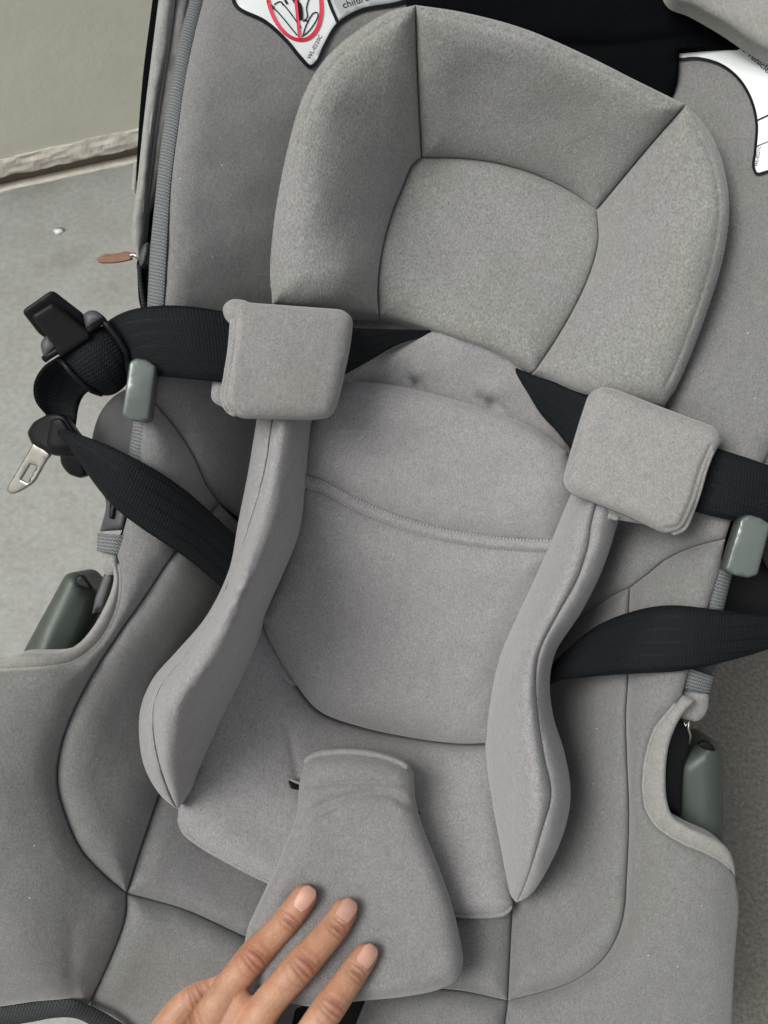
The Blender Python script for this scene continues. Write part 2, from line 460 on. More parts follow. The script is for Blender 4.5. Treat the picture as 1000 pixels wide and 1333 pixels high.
def strip(name, line, width, zf, off, mat, parent, step=3, closed=False, label=None):
    """flat printed line laid on a surface"""
    c = np.asarray(line, float) if closed else cr(line, step)
    t = np.roll(c, -1, 0) - np.roll(c, 1, 0) if closed else np.gradient(c, axis=0)
    t /= np.linalg.norm(t, axis=1)[:, None] + 1e-9
    nn = np.stack([-t[:, 1], t[:, 0]], 1); a, b = c + nn * width / 2, c - nn * width / 2
    zz = zf(c[:, 0], c[:, 1]) + off
    V = np.vstack([P(a[:, 0], a[:, 1], zz), P(b[:, 0], b[:, 1], zz)]); n = len(c)
    F = [(i, (i + 1) % n, n + (i + 1) % n, n + i) for i in range(n if closed else n - 1)]
    return mk(name, V, F, mat, parent, smooth=False, label=label)

def sheet(name, poly, zf, off, mat, parent, label=None):
    o, _ = panel(name, poly, lambda x, y: zf(x, y) + off, mat, parent, puff=0.0, R=3, skirt=0.25, wobble=0, res=8, rings=(), label=label)
    return o

def lettering(txt, px, py, size, ang, zf, off, mat, parent):
    cu = bpy.data.curves.new('lettering', 'FONT'); cu.body = txt; cu.size = 1; cu.resolution_u = 2
    t = bpy.data.objects.new('lettering_tmp', cu); COL.objects.link(t)
    me = bpy.data.meshes.new_from_object(t.evaluated_get(bpy.context.evaluated_depsgraph_get()))
    bpy.data.objects.remove(t); bpy.data.curves.remove(cu)
    co = np.array([v.co[:2] for v in me.vertices]); F = [tuple(p.vertices) for p in me.polygons]; bpy.data.meshes.remove(me)
    c, s = math.cos(ang), math.sin(ang)
    X = px + size * (c * co[:, 0] - s * co[:, 1]); Y = py - size * (s * co[:, 0] + c * co[:, 1])
    return mk('lettering', P(X, Y, zf(X, Y) + off), F, mat, parent, smooth=False)

# ------------------------------------------------------------------ the setting: floor and wall
def ground_mat():
    m, n, l, b = nt("worn_concrete")
    tc = n.new('ShaderNodeTexCoord'); v = tc.outputs['Object']
    c = mixc(n, l, ramp_(n, l, noise_(n, l, v, 170, 4, 0.7), .3, .7), (0.275, 0.283, 0.268), (0.375, 0.382, 0.362))
    c = mixc(n, l, ramp_(n, l, noise_(n, l, v, 26, 4, 0.6), .35, .7), c, mixc(n, l, 1.0, c, (0.87, 0.87, 0.85), 'MULTIPLY'))
    c = mixc(n, l, ramp_(n, l, noise_(n, l, v, 9, 3, 0.6), .58, .72), c, mixc(n, l, 1.0, c, (0.72, 0.72, 0.70), 'MULTIPLY'))
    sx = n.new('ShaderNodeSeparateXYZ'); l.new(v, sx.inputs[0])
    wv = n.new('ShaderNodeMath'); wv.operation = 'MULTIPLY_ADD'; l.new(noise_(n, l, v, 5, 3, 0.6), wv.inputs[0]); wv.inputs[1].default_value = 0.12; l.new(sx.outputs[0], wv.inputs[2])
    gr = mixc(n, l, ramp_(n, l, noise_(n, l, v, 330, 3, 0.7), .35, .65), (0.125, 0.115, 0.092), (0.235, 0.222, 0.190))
    c = mixc(n, l, ramp_(n, l, wv.outputs[0], 0.10, 0.22), c, gr)  # right side: brown gritty finish, with the shade there put into its colour
    l.new(c, b.inputs['Base Color'])
    rr = n.new('ShaderNodeMapRange'); rr.inputs[3].default_value = 0.38; rr.inputs[4].default_value = 0.6
    l.new(noise_(n, l, v, 60, 4, 0.6), rr.inputs[0]); l.new(rr.outputs[0], b.inputs['Roughness'])
    bp = n.new('ShaderNodeBump'); bp.inputs['Strength'].default_value = 0.25; bp.inputs['Distance'].default_value = 0.001
    l.new(noise_(n, l, v, 300, 4, 0.6), bp.inputs['Height']); l.new(bp.outputs[0], b.inputs['Normal'])
    return m
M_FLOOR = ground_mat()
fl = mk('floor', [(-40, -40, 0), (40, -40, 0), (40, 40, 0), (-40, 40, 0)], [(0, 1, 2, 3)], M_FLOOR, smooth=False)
fl['kind'] = 'structure'; fl['label'] = 'grey worn concrete floor under the car seat'

def wall_mat(name, a, bcol, sc):
    m, n, l, b = nt(name)
    tc = n.new('ShaderNodeTexCoord'); v = tc.outputs['Object']
    c = mixc(n, l, ramp_(n, l, noise_(n, l, v, sc, 5, 0.65), .3, .7), a, bcol)
    l.new(c, b.inputs['Base Color']); b.inputs['Roughness'].default_value = 0.6
    bp = n.new('ShaderNodeBump'); bp.inputs['Strength'].default_value = 0.3; bp.inputs['Distance'].default_value = 0.002
    l.new(noise_(n, l, v, sc * 6, 4, 0.6), bp.inputs['Height']); l.new(bp.outputs[0], b.inputs['Normal'])
    return m
M_WALL = wall_mat("cream_painted_wall", (0.74, 0.73, 0.60), (0.81, 0.80, 0.68), 9)
M_LIP = wall_mat("chipped_plaster", (0.58, 0.54, 0.44), (0.82, 0.79, 0.70), 60)
M_GAP = wall_mat("brown_skirting", (0.13, 0.10, 0.075), (0.18, 0.145, 0.11), 40)
M_LINE = wall_mat("pale_edge_strip", (0.62, 0.58, 0.47), (0.80, 0.77, 0.66), 70)
A0, B0 = floor_at(0, 241), floor_at(175, 203)
wd = (B0 - A0); wd[2] = 0; wd /= np.linalg.norm(wd); wnrm = np.array([wd[1], -wd[0], 0]);
if wnrm @ (CAMP - A0) < 0: wnrm = -wnrm
def wall_h(px, py):
    d = np.array([(px - 500) * S, (666.5 - py) * S, -D]) @ R3.T
    t = ((A0 - CAMP) @ wnrm) / (d @ wnrm); return (CAMP + d * t)[2]
h1, h2 = wall_h(0, 225), wall_h(0, 203)
wr = root('wall', 'cream painted wall with a chipped plaster foot behind the car seat', 'wall', tuple(A0 * np.array([1, 1, 0])))
wr['kind'] = 'structure'
def wslab(name, d0, d1, z0, z1, mat, nx=2, rough=0.0, L=(-4, 6), nz=1):
    """slab along the wall from depth d0 (front, towards viewer) to d1, between heights"""
    xs = np.linspace(L[0], L[1], nx); V = []; F = []
    prof = [(d1, z0), (d0, z0)] + [(d0 - (0.0028 * max(0, (k + 1) / nz - 0.45) / 0.55 if nz > 1 else 0), z0 + (z1 - z0) * (k + 1) / nz) for k in range(nz)] + [(d1, z1)]
    m = len(prof)
    for i, x in enumerate(xs):
        for k, (d, z) in enumerate(prof):
            p = A0 * np.array([1, 1, 0]) + wd * x + wnrm * d + np.array([0, 0, z])
            if rough and 0 < k < m - 1:
                p = p + wnrm * rough * mnoise.fractal(Vector((x * 38, k * 1.3, 2)), 1, 2, 4) + np.array([0, 0, rough * 0.8 * mnoise.fractal(Vector((x * 40, k * 3.1, 9)), 1, 2, 4)])
            V.append(p)
    for i in range(nx - 1):
        for k in range(m):
            F.append((i * m + k, i * m + (k + 1) % m, (i + 1) * m + (k + 1) % m, (i + 1) * m + k))
    F += [tuple(range(m)), tuple((nx - 1) * m + k for k in range(m))[::-1]]
    o = mk(name, V, F, mat, wr, smooth=False)
    bm = bmesh.new(); bm.from_mesh(o.data); bmesh.ops.recalc_face_normals(bm, faces=bm.faces); bm.to_mesh(o.data); bm.free()
    return o
wslab('skirting', 0.0, -0.05, 0.0, h1 + 0.004, M_GAP)
wslab('plaster_foot', 0.007, -0.05, h1, h2, M_LIP, nx=1400, rough=0.0022, L=(-1, 2.2), nz=5)
wslab('wall_face', 0.003, -0.08, h2 - 0.001, 1.15, M_WALL)
e1 = floor_at(0, 251); wid = abs((e1 - A0) @ wnrm)
wslab('edge_strip', wid, 0.0005, 0.0, 0.0012, M_LINE, nx=1000, rough=0.0006, L=(-1, 2.2), nz=1)

fp = floor_at(77, 301)
fr = mk('paint_fleck', [fp + np.array([0.0055 * math.cos(a) * (1 + .25 * math.sin(3 * a)), 0.005 * math.sin(a), 0.0006]) for a in np.linspace(0, 6.28, 12, endpoint=False)] + [fp + np.array([0, 0, 0.0012])],
        [(i, (i + 1) % 12, 12) for i in range(12)] + [tuple(range(12))[::-1]], M_WHITE)
fr['label'] = 'tiny white fleck lying on the concrete floor near the wall'; fr['category'] = 'fleck'

# ------------------------------------------------------------------ the car seat
SEATB = floor_at(520, 900)
seat = root('car_seat', 'grey knit infant car seat with padded headrest and black harness', 'car seat', tuple(SEATB))
ZS = rbf([(300, -60, -20), (310, 0, -12), (250, 60, 4), (228, 180, 16), (215, 320, 18), (212, 400, 18), (198, 520, 14), (178, 600, 10), (158, 700, 5),
          (222, 727, -4), (150, 770, 6), (60, 880, 16), (-60, 880, 14), (-60, 1100, 16), (-60, 1318, -4), (40, 1200, 8), (95, 1302, -10), (77, 1000, -4), (165, 1163, -24), (115, 1310, -24), (150, 832, -4), (0, 1000, 14),
          (350, 300, -14), (400, 100, -18), (400, 450, -58), (335, 560, -64), (285, 655, -46), (255, 600, -16), (230, 560, -4), (500, 700, -92), (500, 900, -112), (400, 1000, -98), (240, 900, -62), (180, 960, -40), (160, 1080, -26), (290, 800, -66),
          (350, 1150, -56), (240, 1185, -32), (320, 1220, -36), (500, 1293, -42), (200, 1050, -42), (250, 1060, -56), (660, 1180, -58), (590, 1190, -60), (661, 1303, -34), (400, 1400, -25), (650, 1420, -22),
          (560, -60, -40), (700, 60, -40), (890, 100, -22), (960, 60, -12), (980, 200, -2), (1060, 400, 12), (1000, 560, 14), (945, 700, 14), (900, 520, -6), (780, 640, -62), (820, 765, -26), (775, 790, -54), (900, 720, 0),
          (880, 860, 4), (818, 900, -8), (816, 1050, -10), (803, 1220, -14), (740, 1000, -64), (740, 1100, -56), (740, 1200, -42), (760, 880, -60), (840, 1020, 3), (900, 1200, 8), (955, 1160, 6), (955, 1400, -6), (560, 420, -58), (600, 560, -78), (480, 280, -62), (620, 280, -80), (720, 250, -72), (800, 350, -50), (450, 180, -40)], 0.002)

C1 = cr([(197, 520), (225, 553), (250, 590), (268, 630), (285, 655)])
S1a = cr([(285, 655), (252, 690), (222, 727), (190, 775), (150, 832), (115, 888), (90, 940), (77, 985), (75, 1020), (85, 1060), (105, 1105), (135, 1138), (165, 1163)])
S1b = cr([(165, 1163), (163, 1195), (145, 1245), (115, 1310)])
BOT = cr([(165, 1163), (240, 1184), (320, 1220), (440, 1268), (530, 1284), (600, 1290), (661, 1303)])
CUTL = cr([(-60, 880), (0, 873), (60, 869), (95, 862), (125, 840), (145, 810), (155, 780), (157, 750), (152, 722)])
R1 = cr([(820, 765), (818, 820), (818, 880), (815, 930), (816, 980), (819, 1060), (816, 1140), (812, 1190), (803, 1220), (782, 1252), (745, 1278), (700, 1293), (661, 1303)])
R2 = cr([(668, 1165), (664, 1240), (661, 1303)])
C2 = cr([(735, 818), (775, 790), (800, 774), (820, 765)]); C2b = cr([(820, 765), (845, 746), (868, 728), (900, 713), (945, 701)])
CUTR = cr([(888, 905), (872, 925), (853, 950), (842, 985), (838, 1025), (843, 1055), (858, 1077), (885, 1095), (920, 1110), (945, 1125), (957, 1142)])
EDL = cr([(268, -60), (262, 0), (251, 50), (241, 100), (231, 170), (222, 240), (217, 320), (212, 398), (205, 450), (197, 520)])

upl, upl_s = panel('cover_panel', loop(EDL, C1, [(285, 655), (420, 760)], [(420, 760), (500, 500)], [(500, 500), (560, 420), (560, -60)], [(560, -60), (268, -60)]), ZS, M_SHELL, seat, gap=0.5, puff=10, R=35, label='upper left back panel')
upr, upr_s = panel('cover_panel', loop([(561, -60), (561, 420)], [(561, 420), (600, 720), (735, 818)], C2, C2b, [(945, 701), (956, 670), (985, 620), (1008, 575), (1060, 480)], [(1060, 480), (1060, -60)], [(1060, -60), (561, -60)]), ZS, M_SHELL, seat, gap=0.5, puff=10, R=35, label='upper right back panel',
                   grooves=[(cr([(800, 690), (850, 690), (905, 680), (950, 665)]), 14, 2.5)])
lo, lo_s = panel('cover_panel', loop(C1, S1a, S1b, [(115, 1310), (95, 1302), (60, 1303), (0, 1310), (-60, 1320)], [(-60, 1320), (-60, 880)], CUTL, [(152, 722), (158, 700), (166, 670), (180, 600), (189, 540), (197, 520)]), ZS, M_SHELL, seat, gap=0.5, puff=10, R=34, label='outer left side panel',
                 grooves=[(cr([(268, 632), (262, 652), (245, 684)]), 3, 1.6), (cr([(95, 1210), (93, 1260), (97, 1300)]), 10, 1.0)])
li_, li_s = panel('cover_panel', loop(S1a, [(165, 1163), (185, 1100), (207, 1035)], [(207, 1035), (330, 900)], [(330, 900), (380, 760)], [(380, 760), (285, 655)]), ZS, M_SHELL, seat, gap=0.5, puff=14, R=45, label='left thigh panel')
mid, mid_s = panel('cover_panel', loop([(165, 1163), (185, 1100), (207, 1035)], [(207, 1035), (330, 900)], [(330, 900), (660, 900)], [(660, 900), (668, 1165)], R2, BOT[::-1]), ZS, M_SHELL, seat, gap=0.5, puff=10, R=32, label='middle seat panel')
fro, fro_s = panel('cover_panel', loop(BOT, [(661, 1303), (656, 1345), (650, 1420)], [(650, 1420), (200, 1420)], [(200, 1420), (158, 1333), (115, 1310)], S1b[::-1]), ZS, M_SHELL, seat, gap=0.5, puff=12, R=35, label='front seat panel', holes=[rnd([(385, 1313), (400, 1307), (477, 1302), (463, 1338), (455, 1352), (375, 1356)], 4)])
ri, ri_s = panel('cover_panel', loop(R1, R2[::-1], [(668, 1165), (640, 1000), (690, 860), (735, 818)], C2), ZS, M_SHELL, seat, gap=0.5, puff=13, R=38, label='right thigh panel')
ro, ro_s = panel('cover_panel', loop(C2b, [(945, 701), (937, 740), (922, 790), (905, 840), (888, 905)], CUTR, [(957, 1142), (962, 1175), (957, 1250), (953, 1340), (950, 1420)], [(950, 1420), (650, 1420)], [(650, 1420), (656, 1345), (661, 1303)], R1[::-1]), ZS, M_SHELL, seat, gap=0.5, puff=10, R=35, label='outer right side panel')

# harness adjuster slot in the front panel
panel('adjuster_slot', rnd([(385, 1300), (570, 1292), (560, 1350), (370, 1360)], 6), lambda x, y: ZS(x, y) - 4, M_BP, seat, puff=1, R=6, skirt=6, wobble=0, res=14)

# rolled cloth along the two side cut-outs
def trim(outer, inner, dz):
    o = cr(outer); i = inner
    return panel('cutout_trim', loop(o, [tuple(o[-1]), tuple(i[-1])], i[::-1], [tuple(i[0]), tuple(o[0])]), lambda x, y: ZS(x, y) + dz, M_PIPE, seat, puff=4.5, R=8, skirt=14, wobble=0.1, res=6)
trim([(-60, 858), (5, 860), (25, 851), (55, 850), (82, 848), (102, 838), (122, 815), (137, 788), (146, 765), (148, 748), (140, 726)], CUTL, -1.5)
trim([(905, 912), (890, 928), (880, 945), (871, 970), (867, 1000), (868, 1040), (876, 1062), (897, 1076), (935, 1094), (949, 1107), (955, 1122), (957.5, 1141)], CUTR, -1.5)
for c in (CUTL, CUTR):
    c2 = c[3:-2]; piping('piping', c2[::2], ZS, 1.2, 1.3, M_PIPE, seat)

# woven binding along the rim
def binding(A, B, mat=M_BIND, thick=3.0, bow=2.0, label=None):
    return ribbon('rim_binding', A, B, mat, seat, thick=thick, K=6, bow=bow, step=5, label=label)
binding([(256, -60, -12), (248, 0, -6), (236, 50, 0), (228, 100, 5), (214, 180, 9), (205, 260, 13), (198, 330, 13), (193, 420, 12), (184, 500, 8)],
        [(270, -60, -10), (264, 0, -3), (252, 50, 4), (242, 100, 10), (231, 170, 16), (222, 240, 20), (217, 320, 22), (211, 420, 21), (200, 505, 18)], label='woven grey edge tape, upper left')
binding([(178, 545, 2), (170, 600, 2), (168, 640, 0)], [(193, 545, 14), (184, 600, 12), (172, 660, 10)])
binding([(128, 694, 0), (127, 716, 0)], [(162, 697, 8), (155, 722, 8)], thick=4)
binding([(-60, 1336, -26), (0, 1333, -20), (40, 1327, -17), (70, 1321, -15), (100, 1322, -14), (140, 1350, -20), (180, 1390, -24)], [(-60, 1318, -14), (0, 1311, -9), (60, 1303, -6), (95, 1302, -6), (120, 1311, -12), (160, 1334, -18), (205, 1380, -20)], M_BINDD, bow=3, label='dark woven edge tape along the front')
binding([(952, 738, 4), (945, 770, 4), (938, 800, 4)], [(937, 728, 14), (928, 765, 12), (920, 800, 10)])
binding([(931, 880, 2), (925, 902, 0)], [(892, 868, 8), (886, 896, 8)], thick=4)
binding([(1020, 560, 8), (1010, 590, 8), (1000, 620, 8)], [(1004, 555, 16), (996, 585, 15), (988, 615, 14)])
ti = lambda x, y: ZS(x, y) * 0 + 3
panel('rim_tab', rnd([(127, 714), (156, 721), (153, 747), (140, 750), (126, 738)], 8), ti, M_PIPE, seat, puff=5, R=10, skirt=10, res=6)
panel('rim_tab', rnd([(887, 895), (924, 901), (921, 928), (908, 941), (880, 932)], 9), ti, M_PIPE, seat, puff=5, R=11, skirt=10, res=6)
tube_w('wire_hook', P(np.array([889, 893, 897, 896, 899, 897]), np.array([937, 945, 938, 948, 958, 968]), np.array([6, 8, 8, 8, 7, 5])), 0.0007, M_STEEL, seat, n=6)

# rim plastic
zc = lambda z: (lambda x, y: 0 * x + z)
panel('rim_plastic', loop([(118, 600), (121, 565), (132, 535), (152, 513), (185, 498)], [(185, 498), (192, 540), (180, 610), (160, 690)], [(160, 690), (130, 692)], [(130, 692), (138, 655), (128, 630), (118, 600)]), rbf([(120, 600, -16), (135, 535, -16), (185, 500, 2), (190, 545, 5), (175, 620, 4), (160, 690, 2), (130, 692, -8)]), M_DG, seat, puff=6, R=12, skirt=22, wobble=0, res=8, label='charcoal plastic rim below the left belt hook')
panel('zip_slot', rnd([(143, 655), (151, 657), (148, 676), (142, 675)], 2), zc(4.6), M_BP, seat, puff=1.0, R=3, skirt=4, wobble=0, res=4)
panel('rim_plastic', rnd([(124, 778), (137, 744), (147, 750), (134, 790), (120, 800)], 3), zc(-4), M_DG, seat, puff=1.5, R=4, skirt=20, wobble=0, res=6)
panel('rim_plastic', loop([(878, 935), (897, 942)], [(897, 942), (898, 972), (890, 1000), (886, 1062)], [(886, 1062), (866, 1050), (866, 1000), (870, 962), (878, 935)]), zc(-8), M_BP, seat, puff=1.5, R=4, skirt=20, wobble=0, res=7)
panel('rim_plastic', loop([(935, 735), (1060, 690)], [(1060, 690), (1060, 815)], [(1060, 815), (1000, 806), (915, 800)], [(915, 800), (935, 735)]), zc(-22), M_BP, seat, puff=6, R=18, skirt=25, wobble=0.4, res=9)
panel('rim_plastic', rnd([(898, 860), (940, 855), (926, 880), (922, 905), (893, 900)], 5), zc(-8), M_DG, seat, puff=2, R=6, skirt=18, wobble=0, res=7)

# end caps of the carry handle
def cap_(poly, zf, R, puff, hole, hz, rr):
    o, s = panel('handle_cap', rnd(poly, rr), zf, M_GR, seat, puff=puff, R=R, skirt=30, wobble=0, res=5, expo=0.62)
    panel('finger_recess', rnd(hole, 5), lambda x, y: s(x, y) * 0 + hz, M_BP, o, puff=0.6, R=4, skirt=4, wobble=0, res=4)
    return o
cap_([(18, 872), (50, 812), (76, 765), (86, 746), (104, 744), (117, 758), (134, 772), (132, 795), (112, 850), (95, 880)], rbf([(30, 860, -14), (80, 755, -14), (105, 745, -18), (134, 775, -30), (130, 800, -30), (110, 860, -28), (60, 870, -14)]), 26, 12, [(98, 753), (106, 747), (117, 762), (118, 769), (100, 762)], -3, [3, 3, 6, 10, 10, 8, 12, 10, 4, 4])
cap_([(872, 1100), (873, 1000), (880, 986), (908, 968), (925, 962), (937, 968), (941, 985), (942, 1120)], rbf([(873, 1000, -22), (908, 968, -18), (938, 970, -16), (942, 1100, -18), (873, 1090, -26)]), 26, 12, [(908, 968), (922, 964), (930, 972), (932, 978), (915, 975)], -4.5, [4, 12, 8, 8, 8, 10, 8, 4])

# belt hooks
def hook(poly, z, zlow):
    panel('belt_hook', rnd(poly, 3), z, M_HOOK, seat, puff=1.5, R=3.5, skirt=9, wobble=0, res=5, cap=True)
hook([(169, 471), (178, 466), (192, 469), (203, 477), (194, 545), (184, 549), (170, 547), (159, 540)], rbf([(169, 468, 32), (203, 476, 30), (193, 547, 27), (159, 541, 30), (181, 505, 31.5)]), 0)
hook([(964, 676), (974, 670), (990, 674), (1003, 683), (986, 748), (974, 752), (957, 749), (944, 741)], rbf([(966, 672, 31), (1002, 682, 31), (984, 750, 29), (944, 742, 29), (973, 708, 31)]), 0)
panel('hook_stem', rnd([(180, 480), (206, 486), (197, 552), (172, 546)], 5), zc(10), M_BP, seat, puff=1, R=5, skirt=12, wobble=0, res=8)
panel('hook_stem', rnd([(957, 680), (998, 684), (986, 745), (944, 740)], 5), zc(8), M_BP, seat, puff=1, R=5, skirt=14, wobble=0, res=8)

# plastic tub below the cover, down to the floor
rim = cr([(275, -40), (235, 180), (225, 330), (212, 480), (186, 630), (150, 720), (165, 770), (110, 880), (20, 910), (-40, 1000), (-40, 1280), (110, 1300), (250, 1380), (450, 1400), (650, 1410), (925, 1390), (930, 1160), (840, 1080), (825, 1000), (860, 920), (905, 820), (930, 740), (985, 640), (1040, 480), (1045, 300), (1040, 0), (900, -40), (600, -55), (400, -55), (275, -40)], 14)
Wr = P(rim[:, 0], rim[:, 1], ZS(rim[:, 0], rim[:, 1]) - 9)
cz = Wr.mean(0); ang = np.linspace(0, 1, len(rim))
foot = []
for p in Wr:
    d = p - np.array([SEATB[0], SEATB[1], 0]); a = math.atan2(d[1], d[0])
    foot.append(np.array([SEATB[0] + 0.13 * math.cos(a), SEATB[1] + 0.17 * math.sin(a), 0.004]))
foot = np.array(foot); rings_ = []
for t in np.linspace(0, 1, 9):
    q = Wr * (1 - t) + foot * t
    rings_.append(q)
n = len(rim); V = np.vstack(rings_); F = [(r * n + i, r * n + (i + 1) % n, (r + 1) * n + (i + 1) % n, (r + 1) * n + i) for r in range(8) for i in range(n - 1)]
F.append(tuple(8 * n + i for i in range(n - 1)))
mk('seat_tub', V, F, M_DG, seat)

# headrest -----------------------------------------------------------
ZH = rbf([(354, 395, 2), (352, 340, 6), (365, 240, 10), (395, 120, 8), (440, 60, 4), (541, 6, 12), (680, 35, 15), (830, 105, 15), (893, 136, 12), (945, 230, 14), (940, 340, 14), (900, 460, 10), (865, 528, 4), (765, 512, -4),
          (420, 250, 6), (430, 120, 4), (549, 205, -54), (777, 273, -50), (494, 410, -30), (697, 482, -20), (640, 340, -50), (660, 218, -55), (515, 290, -46), (768, 350, -38), (600, 440, -27), (545, 100, -16), (700, 120, -14), (840, 200, -12), (880, 330, 10), (450, 360, -2)], 0.001)
hA = cr([(354, 395), (352, 350), (357, 290), (365, 240), (378, 180), (395, 125), (415, 88), (440, 60), (480, 30), (510, 14), (541, 6)])
hB = cr([(541, 6), (600, 15), (680, 36), (760, 70), (830, 105), (893, 136)])
hC = cr([(893, 136), (914, 158), (932, 188), (945, 230), (949, 280), (940, 340), (922, 400), (900, 460), (880, 505), (865, 530)])
hD = cr([(865, 530), (765, 513), (697, 482)]); hE = cr([(697, 482), (640, 455), (560, 428), (494, 410)]); hF = cr([(494, 410), (460, 404), (400, 400), (354, 395)])
s1 = cr([(541, 6), (543, 80), (546, 150), (549, 205)]); s2 = cr([(549, 205), (600, 206), (650, 213), (700, 228), (745, 250), (777, 273)]); s3 = cr([(777, 273), (850, 185), (893, 136)])
s4 = cr([(777, 273), (779, 312), (770, 350), (752, 392), (725, 440), (697, 482)]); s5 = cr([(549, 205), (537, 215), (525, 242), (509, 282), (497, 330), (492, 378), (494, 410)])
head = root('headrest', '', '', tuple(SEATB)); head.parent = seat; head.location = (0, 0, 0)
for k in ('label', 'category'): del head[k]
def inner(c, d):
    t = np.gradient(c, axis=0); t /= np.linalg.norm(t, axis=1)[:, None]; nn = np.stack([-t[:, 1], t[:, 0]], 1); return (c + nn * d)
_, hl_s = panel('head_panel', loop(hA, s1, s5, hF), ZH, M_HEAD, head, gap=0.45, puff=14, R=46, skirt=30, grooves=[(inner(hA, 13)[10:-6], 2.6, 0.8)], label='left wing panel')
_, ht_s = panel('head_panel', loop(hB, s3[::-1], s2[::-1], s1[::-1]), ZH, M_HEAD, head, gap=0.45, puff=12, R=44, skirt=30, label='top panel', grooves=[(inner(hB, 11)[4:-4], 2.4, 0.7)])
_, hr_s = panel('head_panel', loop(hC, hD, s4[::-1], s3), ZH, M_HEAD, head, gap=0.45, puff=14, R=46, skirt=30, grooves=[(inner(hC, 13)[5:-6], 2.6, 0.8)], label='right wing panel')
_, hc_s = panel('head_panel', loop(s2, s4, hE, s5[::-1]), ZH, M_HEAD, head, gap=0.45, puff=15, R=70, skirt=24, label='centre cushion panel', expo=0.65)
for c in (hA, hC): piping('piping', inner(c, 2.0)[4:-3:2], lambda x, y: ZH(x, y) + 1.0, 0, 0.9, M_HEAD, head)

# piece of back cover that shows between headrest and insert
ZN = rbf([(440, 520, -50), (480, 468, -40), (560, 430, -37), (650, 455, -35), (715, 530, -40), (745, 590, -46), (530, 505, -46), (640, 535, -47), (600, 600, -62)])
panel('neck_panel', loop([(430, 560), (455, 495), (490, 465), (530, 447), (560, 432), (600, 434), (650, 455), (690, 490), (715, 530), (748, 595)], [(748, 595), (640, 620), (430, 560)]), ZN, M_INS, seat, puff=5, R=16, skirt=20, grooves=[(cr([(536, 492), (543, 498), (549, 506)]), 4, 4), (cr([(630, 520), (641, 524), (652, 532)]), 5, 4)], bumps=[(600, 480, 40, 2), (543, 499, 6, -5.5), (641, 526, 7, -5.5), (548, 482, 12, 1.5), (645, 508, 14, 1.5)])

# warning labels sewn on the cover ------------------------------------
wl_poly = loop([(303, -50), (304, 0), (311, 11), (345, 28), (372, 52), (392, 76), (404, 87), (412, 82), (424, 58), (440, 32), (470, 14), (520, 4), (548, -8)], [(548, -8), (548, -50)], [(548, -50), (303, -50)])
lab = sheet('warning_label', wl_poly, upl_s, 0.7, M_WHITE, seat, 'white warning label, upper left')
edge = cr([(303, -50), (304, 0), (311, 11), (345, 28), (372, 52), (392, 76), (404, 87), (412, 82), (424, 58), (440, 32), (470, 14), (520, 4), (548, -8)], 3)
strip('label_border', edge, 5, upl_s, 1.15, M_INK, lab)
sheet('label_field', loop([(431, -50), (431, 0), (440, 27)], [(440, 27), (470, 11), (520, 1), (545, -10)], [(545, -10), (545, -50)], [(545, -50), (431, -50)]), upl_s, 0.95, M_LGREY, lab)
strip('label_border', [(421, -50), (428, 0), (440, 30)], 4, upl_s, 1.25, M_INK, lab)
an = np.linspace(0, 2 * math.pi, 60, endpoint=False)
ringp = np.stack([383 + 35 * np.cos(an) + 6 * np.sin(an) * 0.9, -3 + 55 * np.sin(an) + 5 * np.cos(an)], 1)
strip('prohibition_ring', ringp, 5, upl_s, 1.25, M_RED, lab, closed=True)
strip('prohibition_bar', [(378, -56), (385, 0), (390, 50)], 4, upl_s, 1.4, M_RED, lab)
for ln, w in (([(352, 8), (360, 14), (387, 46)], 1.6), ([(357, 6), (364, 2), (371, 8), (392, 36)], 1.6), ([(394, 48), (398, 34), (408, 17), (413, 16), (414, 21), (404, 38), (396, 46)], 1.5), ([(395, 28), (400, 22), (399, 10), (403, -4)], 1.5), ([(348, 2), (358, 10)], 1.5), ([(396, 26), (402, 28)], 1.5)):
    strip('pictogram_line', ln, w, upl_s, 1.2, M_INK, lab)
for ln, w in (([(383, 0), (389, 6), (391, 16), (391, 26)], 6.5), ([(370, -2), (374, 5)], 3), ([(366, 2), (369, 7)], 2), ([(376, -6), (388, 1)], 7)):
    strip('pictogram_baby', ln, w, upl_s, 1.22, M_INK, lab)
lettering('children', 447, 11, 13, math.radians(18), upl_s, 1.3, M_INK, lab)
lettering('WL-0220C', 404, 77, 7.5, math.radians(62), upl_s, 1.1, M_INK, lab)
redge = cr([(870, 78), (886, 77), (910, 76), (940, 85), (963, 104), (978, 130), (985, 160), (983, 198), (981, 216), (985, 226), (1000, 223), (1060, 200)], 3)
rlab = sheet('warning_label', loop(redge, [(1060, 200), (1060, 40)], [(1060, 40), (870, 40)], [(870, 40), (870, 78)]), upr_s, 0.8, M_WHITE, seat, 'white warning label, upper right')
strip('label_border', redge, 3.6, upr_s, 1.3, M_INK, rlab)
strip('label_border', [(983, 158), (1060, 122)], 2, upr_s, 1.3, M_INK, rlab)
strip('label_border', [(983, 191), (1060, 160)], 1, upr_s, 1.3, M_INK, rlab)
lettering('the vehicle.', 957, 58, 13, math.radians(-42), upr_s, 1.3, M_INK, rlab)
lettering('WL-0221C', 986, 217, 6, math.radians(80), upr_s, 1.3, M_INK, rlab)

